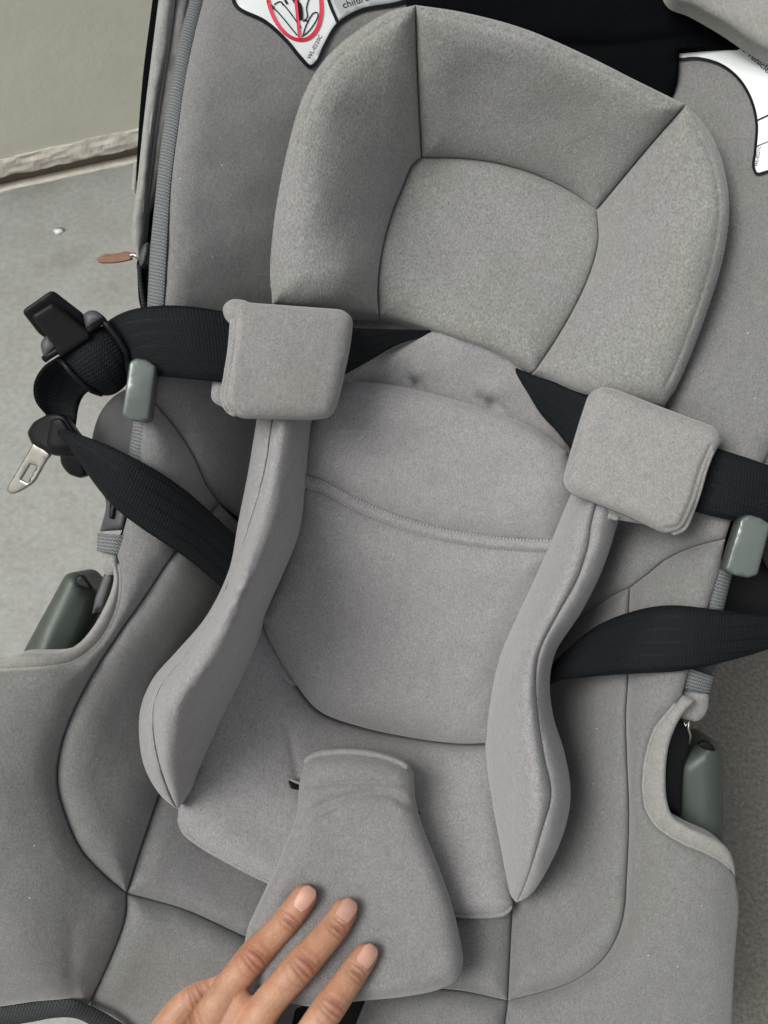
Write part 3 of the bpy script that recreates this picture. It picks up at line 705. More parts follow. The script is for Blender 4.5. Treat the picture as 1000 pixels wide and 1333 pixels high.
# canopy folded back ------------------------------------------------------
can = root('canopy', '', '', tuple(SEATB)); can.parent = seat; can.location = (0, 0, 0)
for k in ('label', 'category'): del can[k]
panel('canopy_lining', loop([(532, -60), (532, 30), (560, 70), (700, 120), (850, 160), (879, 118), (885, 66)], [(885, 66), (950, 66), (1010, 72), (1060, 78)], [(1060, 78), (1060, -60)], [(1060, -60), (462, -60)]), rbf([(460, 0, -26), (700, 60, -22), (880, 100, -12), (890, 66, -8), (1060, 70, 4), (700, -60, -10)]), M_BLKF, can, puff=5, R=14, skirt=4, label='black lining in the fold of the canopy',
      grooves=[(cr([(560, 20), (700, 55), (800, 60), (900, 50), (980, 60)]), 8, 3)])
panel('canopy_cloth', loop([(858, -60), (875, -4), (905, 10), (950, 36), (985, 60), (1010, 73), (1060, 92)], [(1060, 92), (1060, -60)], [(1060, -60), (858, -60)]), zc(22), M_CAN, can, puff=9, R=30, skirt=10, label='grey canopy cloth at the top right')
ZC = rbf([(200, -60, -2), (188, 160, 4), (174, 300, 2), (182, 335, -2), (262, -60, -14), (240, 80, -2), (215, 180, 0), (195, 262, 0), (215, -60, 2)])
panel('canopy_mesh', loop([(206, -60), (196, 20), (187, 90), (181, 160), (177, 235)], [(177, 235), (192, 160), (204, 70), (222, -60)], [(222, -60), (206, -60)]), lambda x, y: ZC(x, y) - 5, M_BLKF, can, puff=1, R=5, skirt=8, res=8, wobble=0)
panel('canopy_cloth', loop([(214, -60), (199, 60), (188, 150), (178, 245), (172, 290), (173, 320), (181, 340)], [(181, 340), (187, 315), (190, 280), (197, 205), (206, 130), (219, 55), (234, -60)], [(234, -60), (214, -60)]), ZC, M_CAN, can, puff=5, R=9, skirt=8, res=6, label='outer canopy fold on the left')
panel('canopy_cloth', loop([(236, -60), (221, 55), (208, 130), (199, 205), (191, 283)], [(191, 283), (198, 264), (203, 250), (216, 180), (230, 120), (240, 75), (244, 20), (258, -60)], [(258, -60), (236, -60)]), lambda x, y: ZC(x, y) - 4, M_CAN, can, puff=4, R=9, skirt=8, res=6, label='inner canopy fold on the left')
panel('canopy_cloth', loop([(260, -60), (247, 10), (243, 60), (240, 100)], [(240, 100), (250, 60), (262, 20), (280, -60)], [(280, -60), (260, -60)]), lambda x, y: ZC(x, y) - 7, M_CAN, can, puff=3, R=8, skirt=8, res=6, label='innermost canopy fold on the left')
for off in (0, 9):
    piping('piping', [(224 + off, -60), (210 + off, 60), (199 + off * .9, 140), (190 + off * .8, 215), (185 + off * .5, 280)], ZC, 3.2 - off * .45, 0.9, M_CAN, can)
panel('canopy_joint', rnd([(180, 332), (186, 318), (194, 314), (196, 330), (190, 346), (182, 347)], 5), zc(0), M_DG, can, puff=5, R=8, skirt=8, res=5, wobble=0)
panel('canopy_lining', loop([(186, 282), (205, 255), (202, 330), (194, 410), (184, 402), (178, 345)], [(178, 345), (186, 282)]), zc(-10), M_BLKF, can, puff=2, R=6, skirt=8, res=7, wobble=0)
panel('canopy_lining', rnd([(174, 212), (182, 205), (177, 262), (171, 245)], 5), zc(-6), M_CAN, can, puff=2, R=5, skirt=6, res=5, wobble=0)
panel('zip_pull', loop([(126, 337), (136, 331), (150, 330), (166, 327), (171, 329)], [(171, 329), (172, 337)], [(172, 337), (160, 340), (140, 342), (128, 341), (126, 337)]), zc(-4), M_LEATH, can, puff=0.35, R=2.5, skirt=1.8, res=5, wobble=0.5, cap=True)
piping('zip_slider', [(168, 333), (175, 332), (181, 336)], zc(-3), 0, 1.2, M_STEEL, can, step=2)
ribbon('canopy_strap', [(178, 345, -4), (182, 375, -4), (186, 402, -4)], [(184, 345, -6), (187, 375, -8), (192, 402, -8)], M_BINDD, can, thick=2, K=4)

# ------------------------------------------------------------------ infant insert (lies in the seat)
INSB = P(500, 950, -100)
ins = root('infant_insert', 'padded grey newborn insert with raised side bolsters lying in the seat', 'insert', tuple(INSB))
ZB = rbf([(440, 500, -30), (600, 520, -34), (738, 588, -28), (400, 620, -38), (560, 650, -46), (720, 700, -38), (345, 800, -46), (500, 800, -60), (680, 780, -50), (645, 965, -74), (500, 955, -80), (385, 890, -64)])
topB = cr([(418, 515), (445, 499), (480, 498), (530, 505), (590, 520), (640, 535), (690, 555), (738, 588)])
flap = cr([(390, 625), (420, 634), (460, 655), (510, 676), (560, 692), (610, 702), (660, 708), (725, 711)])
panel('back_cushion', loop(topB, [(738, 588), (750, 630), (725, 711)], flap[::-1], [(390, 625), (400, 560), (418, 515)]), ZB, M_INS, ins, puff=12, R=46, skirt=14, label='upper back cushion', grooves=[(cr([(408, 596), (445, 588), (490, 596)]), 11, 1.1), (cr([(690, 690), (670, 668), (640, 655)]), 12, 1.0)])
panel('pocket_panel', loop(flap, [(725, 711), (700, 780), (665, 860), (648, 920), (642, 967)], [(642, 967), (600, 968), (540, 961), (470, 946), (415, 925), (385, 890), (350, 832), (340, 805)], [(340, 805), (370, 740), (385, 680), (390, 625)]), ZB, M_INS, ins, puff=12, R=46, skirt=8, grooves=[(cr([(372, 790), (400, 830), (440, 860)]), 14, 1.2), (cr([(655, 840), (640, 880), (610, 915)]), 12, 1.0)])
tb = inner(topB, 1.5)[2:-2:2]; piping('edge_seam', tb, ZB, 1.8, 0.75, M_PIPE, ins)
ha, hb = inner(flap, -7.5)[::3], inner(flap, 7.5)[::3]
ribbon('pocket_hem', [(x, y, float(ZB(x, y)) + 7.2) for x, y in ha], [(x, y, float(ZB(x, y)) + 6.6) for x, y in hb], M_INS, ins, thick=1.2, K=10, bow=2.4)
for d in (-7.0, 7.0):
    c = inner(flap, d)
    sl = resample(c, 2.2)[2:-2]
    # row of stitches, joined in one part
    V = []; F = []
    for i in range(0, len(sl) - 1, 2):
        a, b = sl[i], sl[i] + (sl[i + 1] - sl[i]) * 0.6 + 0
        t = (b - a); nn = np.array([-t[1], t[0]]) / (np.linalg.norm(t) + 1e-9) * 1.25
        z = ZB(*np.array([a, b, b, a]).T) + (8.6 if d < 0 else 8.2)
        q = np.array([a + nn, b + nn, b - nn, a - nn]); w = P(q[:, 0], q[:, 1], z); o = len(V)
        V += list(w) + [(w[0] + w[1] + w[2] + w[3]) / 4 + ZA * 0.0005]
        F += [(o, o + 1, o + 4), (o + 1, o + 2, o + 4), (o + 2, o + 3, o + 4), (o + 3, o, o + 4)]
    st = mk('stitching', V, F, M_THREAD, ins); st['kind'] = 'stuff'
ZI = rbf([(330, 850, -52), (385, 890, -70), (500, 960, -88), (640, 968, -82), (240, 1062, -40), (300, 1120, -36), (352, 1148, -38), (480, 1180, -44), (590, 1190, -44), (668, 1176, -42), (300, 960, -52), (640, 1080, -62), (450, 1060, -62), (560, 1080, -62)])
panel('seat_cushion', loop([(300, 800), (350, 832), (385, 892), (415, 928), (470, 949), (540, 964), (600, 971), (650, 970)], [(650, 970), (655, 1080), (668, 1176)], [(668, 1176), (655, 1188), (620, 1191), (590, 1188), (470, 1180), (352, 1147), (300, 1121), (250, 1090), (233, 1070), (232, 1052)], [(232, 1052), (262, 960), (300, 800)]), ZI, M_INS, ins, puff=9, R=28, skirt=12,
      grooves=[(cr([(378, 960), (384, 990), (390, 1020)]), 6, 1.5)])
piping('piping', [(233, 1062), (240, 1082), (262, 1100), (300, 1122), (352, 1148), (410, 1168)], ZI, 0.0, 1.6, M_INS, ins)
piping('piping', [(575, 1187), (600, 1191), (625, 1192), (655, 1189), (667, 1178)], ZI, 0.0, 1.6, M_INS, ins)
# facets beside the pocket
panel('side_gusset', loop([(338, 800), (352, 835), (388, 893)], [(388, 893), (350, 888), (325, 870)], [(325, 870), (338, 800)]), lambda x, y: ZI(x, y) + 3, M_INS, ins, puff=4, R=12, skirt=6, res=6)
# harness openings of the seat cushion (dark slits either side of the crotch strap)
panel('strap_slit', rnd([(375, 1016), (392, 1022), (394, 1030), (378, 1026)], 3), lambda x, y: ZI(x, y) + 9.6, M_BP, ins, puff=0.5, R=3, skirt=3, res=4, wobble=0)
piping('slit_edge', [(377, 1014), (386, 1018), (396, 1022)], ZI, 10.6, 0.8, M_PIPE, ins, step=3)
panel('strap_slit', rnd([(541, 1055), (548, 1056), (546, 1063), (540, 1062)], 3), lambda x, y: ZI(x, y) + 9.6, M_BP, ins, puff=0.5, R=3, skirt=3, res=4, wobble=0)

# side bolsters: outer and inner face meeting in a ridge seam
def bolster(outer, seam, inn, zo, zs, zi, lab, extra=(), grooves=()):
    o, s, i = cr(outer), cr(seam), cr(inn)
    pts = []
    for c, z in ((o, zo), (s, zs), (i, zi)):
        t = np.linspace(0, 1, len(c)); zz = np.interp(t, np.linspace(0, 1, len(z)), z)
        for k in range(0, len(c), max(1, len(c) // 30)): pts.append((c[k, 0], c[k, 1], zz[k]))
    seen = []; 
    for p in pts:
        if all((p[0] - q[0])**2 + (p[1] - q[1])**2 > 40 for q in seen): seen.append(p)
    zf = rbf(seen, 0.0005)
    b = root('side_bolster', '', '', tuple(INSB)); b.parent = ins; b.location = (0, 0, 0); b['label'] = lab; del b['category']
    panel('outer_face', loop(o, [tuple(o[-1]), tuple(s[-1])], s[::-1], [tuple(s[0]), tuple(o[0])]), zf, M_INS, b, puff=6, R=17, skirt=16, res=6)
    panel('inner_face', loop(s, [tuple(s[-1]), tuple(i[-1])], i[::-1], [tuple(i[0]), tuple(s[0])]), zf, M_INS, b, puff=10, R=34, skirt=24, res=6, grooves=grooves)
    return zf
bolster([(338, 520), (332, 560), (322, 620), (310, 680), (298, 742), (268, 803), (228, 850), (200, 882), (184, 918), (181, 955), (188, 998), (208, 1034), (231, 1054)],
        [(360, 520), (353, 560), (345, 612), (325, 682), (300, 752), (272, 808), (240, 855), (210, 893), (201, 918), (200, 950), (208, 995), (220, 1030), (231, 1054)],
        [(410, 520), (404, 560), (398, 620), (390, 690), (370, 742), (343, 803), (335, 832), (310, 892), (290, 932), (275, 965), (257, 1005), (245, 1035), (231, 1054)],
        [-20, -20, -18, -14, -10, -8, -6, -6, -10, -24], [2, 6, 10, 14, 19, 21, 23, 22, 12, -22], [-26, -28, -30, -32, -34, -34, -38, -40, -36, -26], 'left bolster',
        grooves=[(cr([(282, 766), (300, 764), (322, 772), (336, 788)]), 6, 4.0)])
bolster([(815, 650), (804, 682), (795, 712), (780, 752), (755, 800), (724, 848), (716, 885), (720, 930), (735, 980), (743, 1030), (738, 1070), (720, 1118), (690, 1166), (672, 1175)],
        [(778, 650), (770, 680), (765, 712), (752, 752), (724, 803), (702, 848), (697, 885), (700, 930), (708, 985), (717, 1034), (706, 1078), (694, 1120), (680, 1160), (672, 1175)],
        [(745, 640), (734, 665), (720, 702), (695, 760), (672, 812), (655, 855), (644, 905), (638, 955), (638, 1005), (644, 1055), (651, 1095), (658, 1135), (665, 1165), (672, 1175)],
        [-7, -7, -6, -6, -10, -12, -9, -4, -3, -9, -34], [2, 4, 8, 12, 13, 13, 15, 17, 20, 8, -32], [-26, -28, -32, -36, -40, -44, -50, -52, -50, -46, -40], 'right bolster', grooves=[(cr([(642, 1046), (680, 1034), (708, 1036)]), 9, 2.0), (cr([(660, 850), (690, 838)]), 7, 1.2)])

# ------------------------------------------------------------------ crotch pad
ZCP = rbf([(397, 985, -46), (460, 978, -44), (535, 998, -46), (388, 1060, -36), (545, 1050, -38), (350, 1150, -26), (565, 1120, -28), (320, 1220, -14), (590, 1180, -22), (602, 1240, -16), (400, 1308, -6), (530, 1297, -8), (450, 1150, -28), (460, 1240, -16)])
cpd = root('crotch_pad', 'flared grey crotch pad under the fingers at the seat front', 'pad', tuple(P(460, 1150, -40)))
cp_o, cp_s = panel('pad_body', loop([(397, 990), (410, 983), (450, 979), (490, 983), (530, 997), (539, 1012)], [(539, 1012), (542, 1048), (552, 1085), (570, 1130), (588, 1180), (600, 1228), (603, 1252), (596, 1274), (575, 1287), (530, 1297), (470, 1303), (400, 1310), (345, 1290), (318, 1240), (322, 1210)],
                   [(322, 1210), (350, 1150), (372, 1100), (386, 1060), (390, 1020), (397, 990)]), ZCP, M_CROTCH, cpd, puff=13, R=24, skirt=10, wobble=0.7, bumps=[(394, 1170, 24, -3.0), (446, 1190, 24, -3.0), (474, 1248, 24, -3.0)],
                   grooves=[(cr([(392, 1024), (430, 1020), (480, 1019), (536, 1022)]), 4, 2.0), (cr([(388, 1072), (412, 1052), (450, 1038), (500, 1033), (542, 1050)]), 5, 2.4), (cr([(386, 1092), (410, 1070), (440, 1058)]), 6, 1.5), (cr([(520, 1045), (535, 1052), (547, 1062)]), 4, 1.8)])
piping('piping', [(396, 994), (402, 988), (412, 983), (450, 979), (490, 983), (526, 996), (531, 1001)], ZCP, 6.5, 1.6, M_INS, cpd)
tube_w('buckle_stub', P(np.array([470, 468, 466]), np.array([985, 1010, 1040]), np.array([-60, -56, -50])), 0.012, M_BP, cpd, n=10)

# ------------------------------------------------------------------ harness straps
hl = root('harness_strap', 'black harness strap looping out over the left seat rim', 'strap', tuple(P(200, 450, 10)), 'harness straps')
ribbon('shoulder_webbing', [(470, 428, -8), (400, 415, 6), (330, 408, 17), (290, 405, 23), (250, 399, 28), (205, 398, 29), (165, 405, 27), (138, 420, 24), (118, 440, 20), (90, 462, 14)], [(440, 492, -10), (400, 495, 4), (330, 498, 15), (295, 498, 20), (250, 494, 24), (205, 490, 24), (185, 492, 20), (165, 494, 15), (145, 500, 9), (128, 508, 6)], M_BLK, hl, bow=1.5)
ribbon('shoulder_webbing', [(430, 424, -4), (460, 427, -14), (490, 428, -22), (530, 429, -30), (560, 430, -36)], [(430, 496, -8), (450, 487, -16), (480, 470, -24), (520, 448, -32), (560, 436, -37)], M_BLK, hl, label='webbing running into the slot under the headrest')
ribbon('shoulder_webbing', [(77, 465, 26), (95, 488, 25), (112, 504, 20), (130, 513, 10)], [(134, 424, 26), (150, 440, 26), (164, 462, 22), (172, 490, 12)], M_BLK, hl, bow=4, label='folded webbing below the clip')
ribbon('shoulder_webbing', [(76, 464, 24), (56, 478, 20), (44, 500, 14), (46, 522, 9), (58, 538, 6), (72, 552, 5)], [(118, 508, 6), (112, 512, 2), (106, 520, -2), (102, 532, -2), (100, 546, 0), (98, 560, 3)], M_BLK, hl, bow=-4, label='webbing loop above the buckle tongue')
ribbon('lap_webbing', [(78, 556, 14), (105, 566, 19), (135, 577, 22), (170, 594, 22), (205, 613, 16), (240, 637, 5), (268, 661, -8), (310, 700, -24)], [(86, 566, 11), (102, 598, 13), (125, 632, 14), (150, 661, 15), (185, 688, 13), (220, 711, 8), (250, 732, 0), (295, 770, -18)], M_BLK, hl, bow=2.5)
hr = root('harness_strap', 'black harness strap leaving the frame over the right seat rim', 'strap', tuple(P(900, 640, 10)), 'harness straps')
ribbon('shoulder_webbing', [(655, 470, -36), (690, 487, -30), (730, 500, -18), (780, 520, -4), (850, 550, 10), (930, 582, 22), (970, 595, 25), (1010, 608, 25), (1060, 618, 22)], [(668, 478, -36), (705, 540, -32), (722, 558, -26), (745, 584, -18), (820, 625, 0), (888, 660, 16), (940, 675, 22), (1000, 684, 22), (1060, 690, 20)], M_BLK, hr, bow=1)
ribbon('lap_webbing', [(735, 850, -26), (775, 816, -12), (820, 797, 2), (868, 788, 15), (930, 793, 19), (1000, 803, 16), (1060, 812, 10)], [(700, 905, -30), (722, 888, -20), (770, 881, -8), (825, 877, 11), (890, 873, 20), (950, 860, 19), (1000, 845, 13), (1060, 820, 9)], M_BLK, hr, bow=2)
ribbon('spare_webbing', [(985, 690, 2), (1000, 740, -8), (1060, 770, -8)], [(1000, 685, 2), (1030, 720, -8), (1060, 740, -8)], M_BINDD, hr, label='loose webbing behind the right belt hook')

# shoulder pads folded round the straps
def shoulder_pad(poly, under, zf, lab, rr, R=16, side=(), gr=()):
    r = root('shoulder_pad', lab, 'pad', tuple(P(*np.mean(poly, 0), 10)), 'shoulder pads on the harness straps')
    o, s = panel('pad_front', rnd(poly, rr), zf, M_PAD, r, puff=7, R=R, skirt=5, wobble=0.3, res=6, cap=True, expo=0.55, grooves=gr)
    panel('pad_back', rnd(under, 10), lambda x, y: zf(x, y) - 15, M_PAD, r, puff=4, R=10, skirt=4, wobble=0.2, res=8, cap=True)
    for ln, off in side: piping('edge_binding', ln, s, off, 1.25, M_PAD, r, step=3)
    return r, s
pl, pl_s = shoulder_pad([(303, 399), (312, 393), (380, 398), (447, 403), (460, 414), (456, 450), (441, 520), (432, 543), (405, 546), (310, 544), (291, 530), (289, 512), (297, 450), (301, 425)],
             [(276, 498), (300, 430), (450, 430), (430, 536), (310, 540), (274, 522)], rbf([(291, 393, 30), (459, 405, 15), (430, 545, 13), (292, 540, 27), (370, 470, 25)]),
             'square grey shoulder pad on the left harness strap', [8, 8, 20, 14, 10, 20, 20, 12, 10, 14, 12, 10, 20, 14], gr=[(cr([(309, 412), (306, 450), (300, 490), (297, 513), (301, 527), (312, 536)]), 2.4, 1.5)], side=[([(303, 412), (300, 450), (294, 490), (290, 515), (296, 533), (308, 541)], -0.9)])
panel('pad_fold', rnd([(289, 399), (300, 389), (318, 390), (332, 397), (318, 414), (304, 426), (292, 414)], 9), zc(25), M_PAD, pl, puff=8, R=12, skirt=10, res=5)
pr, pr_s = shoulder_pad([(768, 512), (782, 503), (800, 506), (880, 537), (932, 556), (940, 572), (925, 600), (910, 645), (890, 688), (868, 696), (810, 668), (742, 642), (733, 626), (745, 585), (757, 545)],
             [(780, 530), (920, 590), (899, 676), (885, 690), (800, 676), (760, 640)], rbf([(775, 505, 14), (938, 560, 30), (875, 695, 28), (735, 635, 12), (840, 600, 23)]),
             'square grey shoulder pad on the right harness strap', [8, 10, 14, 20, 12, 10, 14, 20, 12, 12, 20, 14, 10, 16, 16], gr=[(cr([(924, 582), (912, 610), (903, 640), (893, 666), (882, 685), (866, 688)]), 2.4, 1.4)], side=[([(928, 585), (918, 612), (910, 640), (900, 668), (890, 688), (874, 695)], -0.9)])
panel('pad_fold', rnd([(900, 548), (930, 555), (942, 575), (934, 582), (918, 588), (905, 570)], 8), zc(25), M_PAD, pr, puff=8, R=11, skirt=10, res=5)
panel('sleeve_opening', rnd([(921, 566), (934, 572), (930, 584), (917, 590)], 4), zc(29.5), M_BLKF, pr, puff=0.6, R=4, skirt=2, res=4, wobble=0)
piping('edge_binding', [(936, 566), (926, 572), (918, 588), (910, 614), (902, 642)], zc(33), 0, 1.3, M_PAD, pr, step=3)
panel('care_tag', rnd([(793, 668), (806, 672), (804, 678), (791, 675)], 1.5), zc(13), M_PIPE, pr, puff=0.4, R=2, skirt=0.8, res=4, wobble=0)

# ------------------------------------------------------------------ plastic clip and buckle tongue on the left strap
cl = root('strap_clip', 'black plastic strap clip standing on the left strap loop', 'clip', tuple(P(90, 430, 20)))
panel('back_plate', rnd([(28, 405), (68, 377), (108, 408), (118, 430), (84, 452), (52, 436)], [7, 7, 6, 4, 4, 6]), rbf([(28, 405, 36), (68, 377, 36), (110, 408, 28), (60, 440, 28)]), M_BP, cl, puff=1.6, R=5, skirt=3, wobble=0, res=5, cap=True)
panel('front_plate', rnd([(41, 411), (68, 394), (116, 432), (118, 440), (78, 466), (72, 452)], [5, 5, 4, 4, 4, 4]), rbf([(41, 411, 40), (68, 394, 40), (116, 435, 33), (75, 460, 33)]), M_BP, cl, puff=1.4, R=5, skirt=2.5, wobble=0, res=5, cap=True)
panel('clip_ear', rnd([(108, 409), (118, 403), (128, 405), (136, 414), (112, 429)], [4, 7, 7, 3, 3]), zc(31), M_DG, cl, puff=3, R=8, skirt=6, wobble=0, res=4, cap=True)
panel('clip_ear', rnd([(52, 447), (58, 438), (64, 436), (76, 450), (57, 467)], [7, 7, 5, 3, 3]), zc(31), M_DG, cl, puff=3, R=8, skirt=6, wobble=0, res=4, cap=True)
tube_w('clip_frame', P(np.array([57, 66, 90, 112, 137]), np.array([468, 462, 447, 433, 415]), np.array([31, 31.5, 32, 31.5, 31])), 0.0018, M_BP, cl, n=8)
tube_w('clip_frame', P(np.array([133, 142, 154, 164, 170]), np.array([416, 426, 441, 458, 472]), np.array([31, 30.5, 29, 26, 22])), 0.0016, M_BP, cl, n=8)
tube_w('clip_frame', P(np.array([77, 92, 108, 120, 132]), np.array([466, 484, 500, 509, 513]), np.array([28, 27.5, 24, 20, 12])), 0.0014, M_BP, cl, n=8)

bt = root('buckle_tongue', 'black buckle tongue with a slotted steel blade hanging over the floor', 'buckle', tuple(P(70, 580, 0)))
zt_ = rbf([(36, 560, 4), (75, 536, 12), (112, 580, 8), (100, 620, 2), (60, 590, 6)])
panel('tongue_body', rnd([(35, 563), (44, 549), (66, 537), (84, 539), (113, 580), (109, 594), (70, 593), (42, 579)], [5, 4, 8, 8, 8, 6, 3, 3]), zt_, M_BP, bt, puff=3.2, R=6, skirt=6, wobble=0, res=4, cap=True)
panel('tongue_ridge', rnd([(66, 546), (80, 543), (104, 577), (98, 586), (70, 588), (60, 580)], 6), lambda x, y: zt_(x, y) + 2.5, M_BP, bt, puff=2.4, R=6, skirt=2, wobble=0, res=4)
panel('tongue_tab', loop([(78, 588), (80, 604), (90, 617), (103, 622)], [(103, 622), (113, 618), (109, 606), (110, 588)], [(110, 588), (78, 588)]), lambda x, y: zt_(x, y) - 1.5, M_BP, bt, puff=2.5, R=6, skirt=5, wobble=0, res=4, cap=True)
panel('steel_blade', loop([(44, 576), (66, 592)], [(66, 592), (60, 600), (52, 614), (44, 627), (30, 637), (16, 643), (10, 640), (10, 634), (16, 624)], [(16, 624), (44, 576)]), rbf([(44, 576, 6), (66, 592, 6), (10, 640, -3)]), M_STEEL, bt, puff=0.5, R=3, skirt=2.0, wobble=0, res=5, cap=True, holes=[rnd([(39, 604), (48, 607), (36, 629), (27, 624)], 1.0)])

# ------------------------------------------------------------------ the hand
def skin_mat():
    m, n, l, b = nt("skin")
    tc = n.new('ShaderNodeTexCoord'); v = tc.outputs['Object']
    at = n.new('ShaderNodeAttribute'); at.attribute_name = 'flush'
    c = mixc(n, l, ramp_(n, l, noise_(n, l, v, 120, 4, 0.6), .3, .7), (0.42, 0.232, 0.140), (0.52, 0.305, 0.195))
    c = mixc(n, l, at.outputs['Fac'], c, (0.38, 0.150, 0.090))
    a2 = n.new('ShaderNodeAttribute'); a2.attribute_name = 'crease'
    cf = n.new('ShaderNodeMath'); cf.operation = 'MULTIPLY'; cf.inputs[1].default_value = 0.7; l.new(a2.outputs['Fac'], cf.inputs[0])
    c = mixc(n, l, cf.outputs[0], c, (0.20, 0.085, 0.050))
    c = mixc(n, l, ramp_(n, l, noise_(n, l, v, 55, 3, 0.6), .4, .7), c, mixc(n, l, 1.0, c, (1.0, 0.84, 0.78), 'MULTIPLY'))
    c = mixc(n, l, ramp_(n, l, noise_(n, l, v, 700, 3, 0.6), .35, .75), c, mixc(n, l, 1.0, c, (0.90, 0.86, 0.84), 'MULTIPLY'))
    l.new(c, b.inputs['Base Color'])
    b.inputs['Roughness'].default_value = 0.55; b.inputs['Subsurface Weight'].default_value = 0.08
    b.inputs['Subsurface Radius'].default_value = (1.0, 0.35, 0.2); b.inputs['Subsurface Scale'].default_value = 0.003
    vo = n.new('ShaderNodeTexVoronoi'); vo.inputs['Scale'].default_value = 900; l.new(v, vo.inputs['Vector'])
    bp = n.new('ShaderNodeBump'); bp.inputs['Strength'].default_value = 0.25; bp.inputs['Distance'].default_value = 0.0004
    l.new(vo.outputs['Distance'], bp.inputs['Height']); l.new(bp.outputs[0], b.inputs['Normal'])
    return m
M_SKIN = skin_mat()
M_NAIL = plastic("fingernail", (0.53, 0.30, 0.225), 0.4, 0.0)

def mmv(p): return np.array(p, float)
def zpad(px, py): return float(cp_s(np.array([px]), np.array([py]))[0])
FING = {
    'index':  dict(pts=[(396, 1168, 6.90), (375, 1197, 7.60), (352, 1222, 7.60), (330, 1245, 8.70), (306, 1275, 8.20), (287, 1301, 8.40), (258, 1356, 11.0)], z=[None, 3, 7, 11, 15, 19, 25]),
    'middle': dict(pts=[(448, 1187, 7.14), (435, 1208, 7.84), (415, 1231, 7.96), (393, 1255, 9.01), (364, 1288, 8.42), (340, 1317, 8.66), (306, 1384, 11.6)], z=[None, 4, 9, 14, 18, 21, 26]),
    'ring':   dict(pts=[(475, 1245, 6.79), (460, 1267, 7.49), (446, 1287, 7.72), (431, 1308, 8.66), (405, 1345, 8.19), (385, 1375, 8.42), (345, 1415, 11.70)], z=[None, 4, 9, 13, 16, 19, 24]),
    'little': dict(pts=[(492, 1366, 6.08), (474, 1386, 6.55), (462, 1400, 6.79), (448, 1414, 7.49), (428, 1432, 7.37), (412, 1444, 7.72), (388, 1458, 10.53)], z=[None, 3, 6, 9, 12, 15, 20]),
    'thumb':  dict(pts=[(302, 1279, 6.6), (284, 1283, 7.6), (261, 1290, 8.7), (239, 1309, 8.1), (215, 1342, 9.2), (198, 1385, 12), (205, 1440, 16)], z=[None, -4, -4, -3, 0, 4, 12]),
}
def fchain(f):
    a = np.array(f['pts'], float); z = list(f['z'])
    zt = zpad(a[0, 0], a[0, 1]) if inside(a[:1, :2], [np.array([(320, 1000), (600, 1000), (600, 1290), (330, 1290)], float)])[0] else float(ZS(a[0, 0], a[0, 1])) + 6
    z[0] = 0.0
    zz = np.array([zt + a[0, 2] * 0.9 + q for q in z])
    return P(a[:, 0], a[:, 1], zz), a[:, 2] * 0.001, zz
person = root('person', 'bare right hand reaching in, fingertips resting on the crotch pad', 'person', tuple(P(330, 1400, 10)))
bmh = bmesh.new()
def ball_chain(C, Rr):
    """dense tapered tube with round ends, added to bmh"""
    t = np.linspace(0, 1, len(C)); q = np.linspace(0, 1, 40)
    # smooth interpolation
    def ci(y):
        y = np.asarray(y); return np.interp(q, t, y)
    cc = np.stack([ci(C[:, i]) for i in range(3)], 1); rr = ci(Rr)
    for _ in range(6):
        cc[1:-1] = (cc[:-2] + 2 * cc[1:-1] + cc[2:]) / 4; rr[1:-1] = (rr[:-2] + 2 * rr[1:-1] + rr[2:]) / 4
    T = np.gradient(cc, axis=0); T /= np.linalg.norm(T, axis=1)[:, None]
    rings = []
    def ring(c, r, tt):
        s = np.cross(tt, ZA); s /= np.linalg.norm(s); w = np.cross(s, tt)
        return [bmh.verts.new(tuple(c + r * (math.cos(a) * s + math.sin(a) * w * 0.93))) for a in np.linspace(0, 2 * math.pi, 16, endpoint=False)]
    for a in (78, 60, 40, 20): rings.append(ring(cc[0] - T[0] * rr[0] * math.sin(math.radians(a)), rr[0] * math.cos(math.radians(a)), T[0]))
    for i in range(len(cc)): rings.append(ring(cc[i], rr[i], T[i]))
    for a in (20, 40, 60, 78): rings.append(ring(cc[-1] + T[-1] * rr[-1] * math.sin(math.radians(a)), rr[-1] * math.cos(math.radians(a)), T[-1]))
    for A, B in zip(rings[:-1], rings[1:]):
        for k in range(16): bmh.faces.new((A[k], A[(k + 1) % 16], B[(k + 1) % 16], B[k]))
    bmh.faces.new(rings[0][::-1]); bmh.faces.new(rings[-1])
chains = {}
for k, f in FING.items():
    C, r_, zz = fchain(f); chains[k] = (C, r_, zz); ball_chain(C, r_)
wrist = P(320, 1600, 58)
ci_, cm_ = chains['index'][0], chains['middle'][0]
ball_chain(np.array([(ci_[5] + cm_[5]) / 2 - ZA * 0.002 - YA * 0.001, (ci_[6] + cm_[6]) / 2 - ZA * 0.002]), np.array([0.0078, 0.0105]))
for k, (C, r_, zz) in chains.items():
    if k == 'thumb':
        ball_chain(np.array([C[-1], (C[-1] * .5 + wrist * .5) - ZA * 0.004, wrist]), np.array([0.014, 0.017, 0.020]))
    else:
        ball_chain(np.array([C[-1] - ZA * 0.001, C[-1] * .5 + wrist * .5 - ZA * 0.002, wrist]), np.array([0.0098, 0.0125, 0.018]))
pm = [chains[k][0][-1] for k in ('index', 'middle', 'ring', 'little')]
for a, b in zip(pm[:-1], pm[1:]):
    m_ = (a + b) / 2 - ZA * 0.002; ball_chain(np.array([m_, m_ * .5 + wrist * .5, wrist]), np.array([0.0098, 0.0125, 0.018]))
fw = P(300, 2000, 90)
ball_chain(np.array([wrist, wrist * .6 + fw * .4, fw]), np.array([0.024, 0.028, 0.034]))
me = bpy.data.meshes.new('hand_src'); bmesh.ops.recalc_face_normals(bmh, faces=bmh.faces); bmh.to_mesh(me); bmh.free()
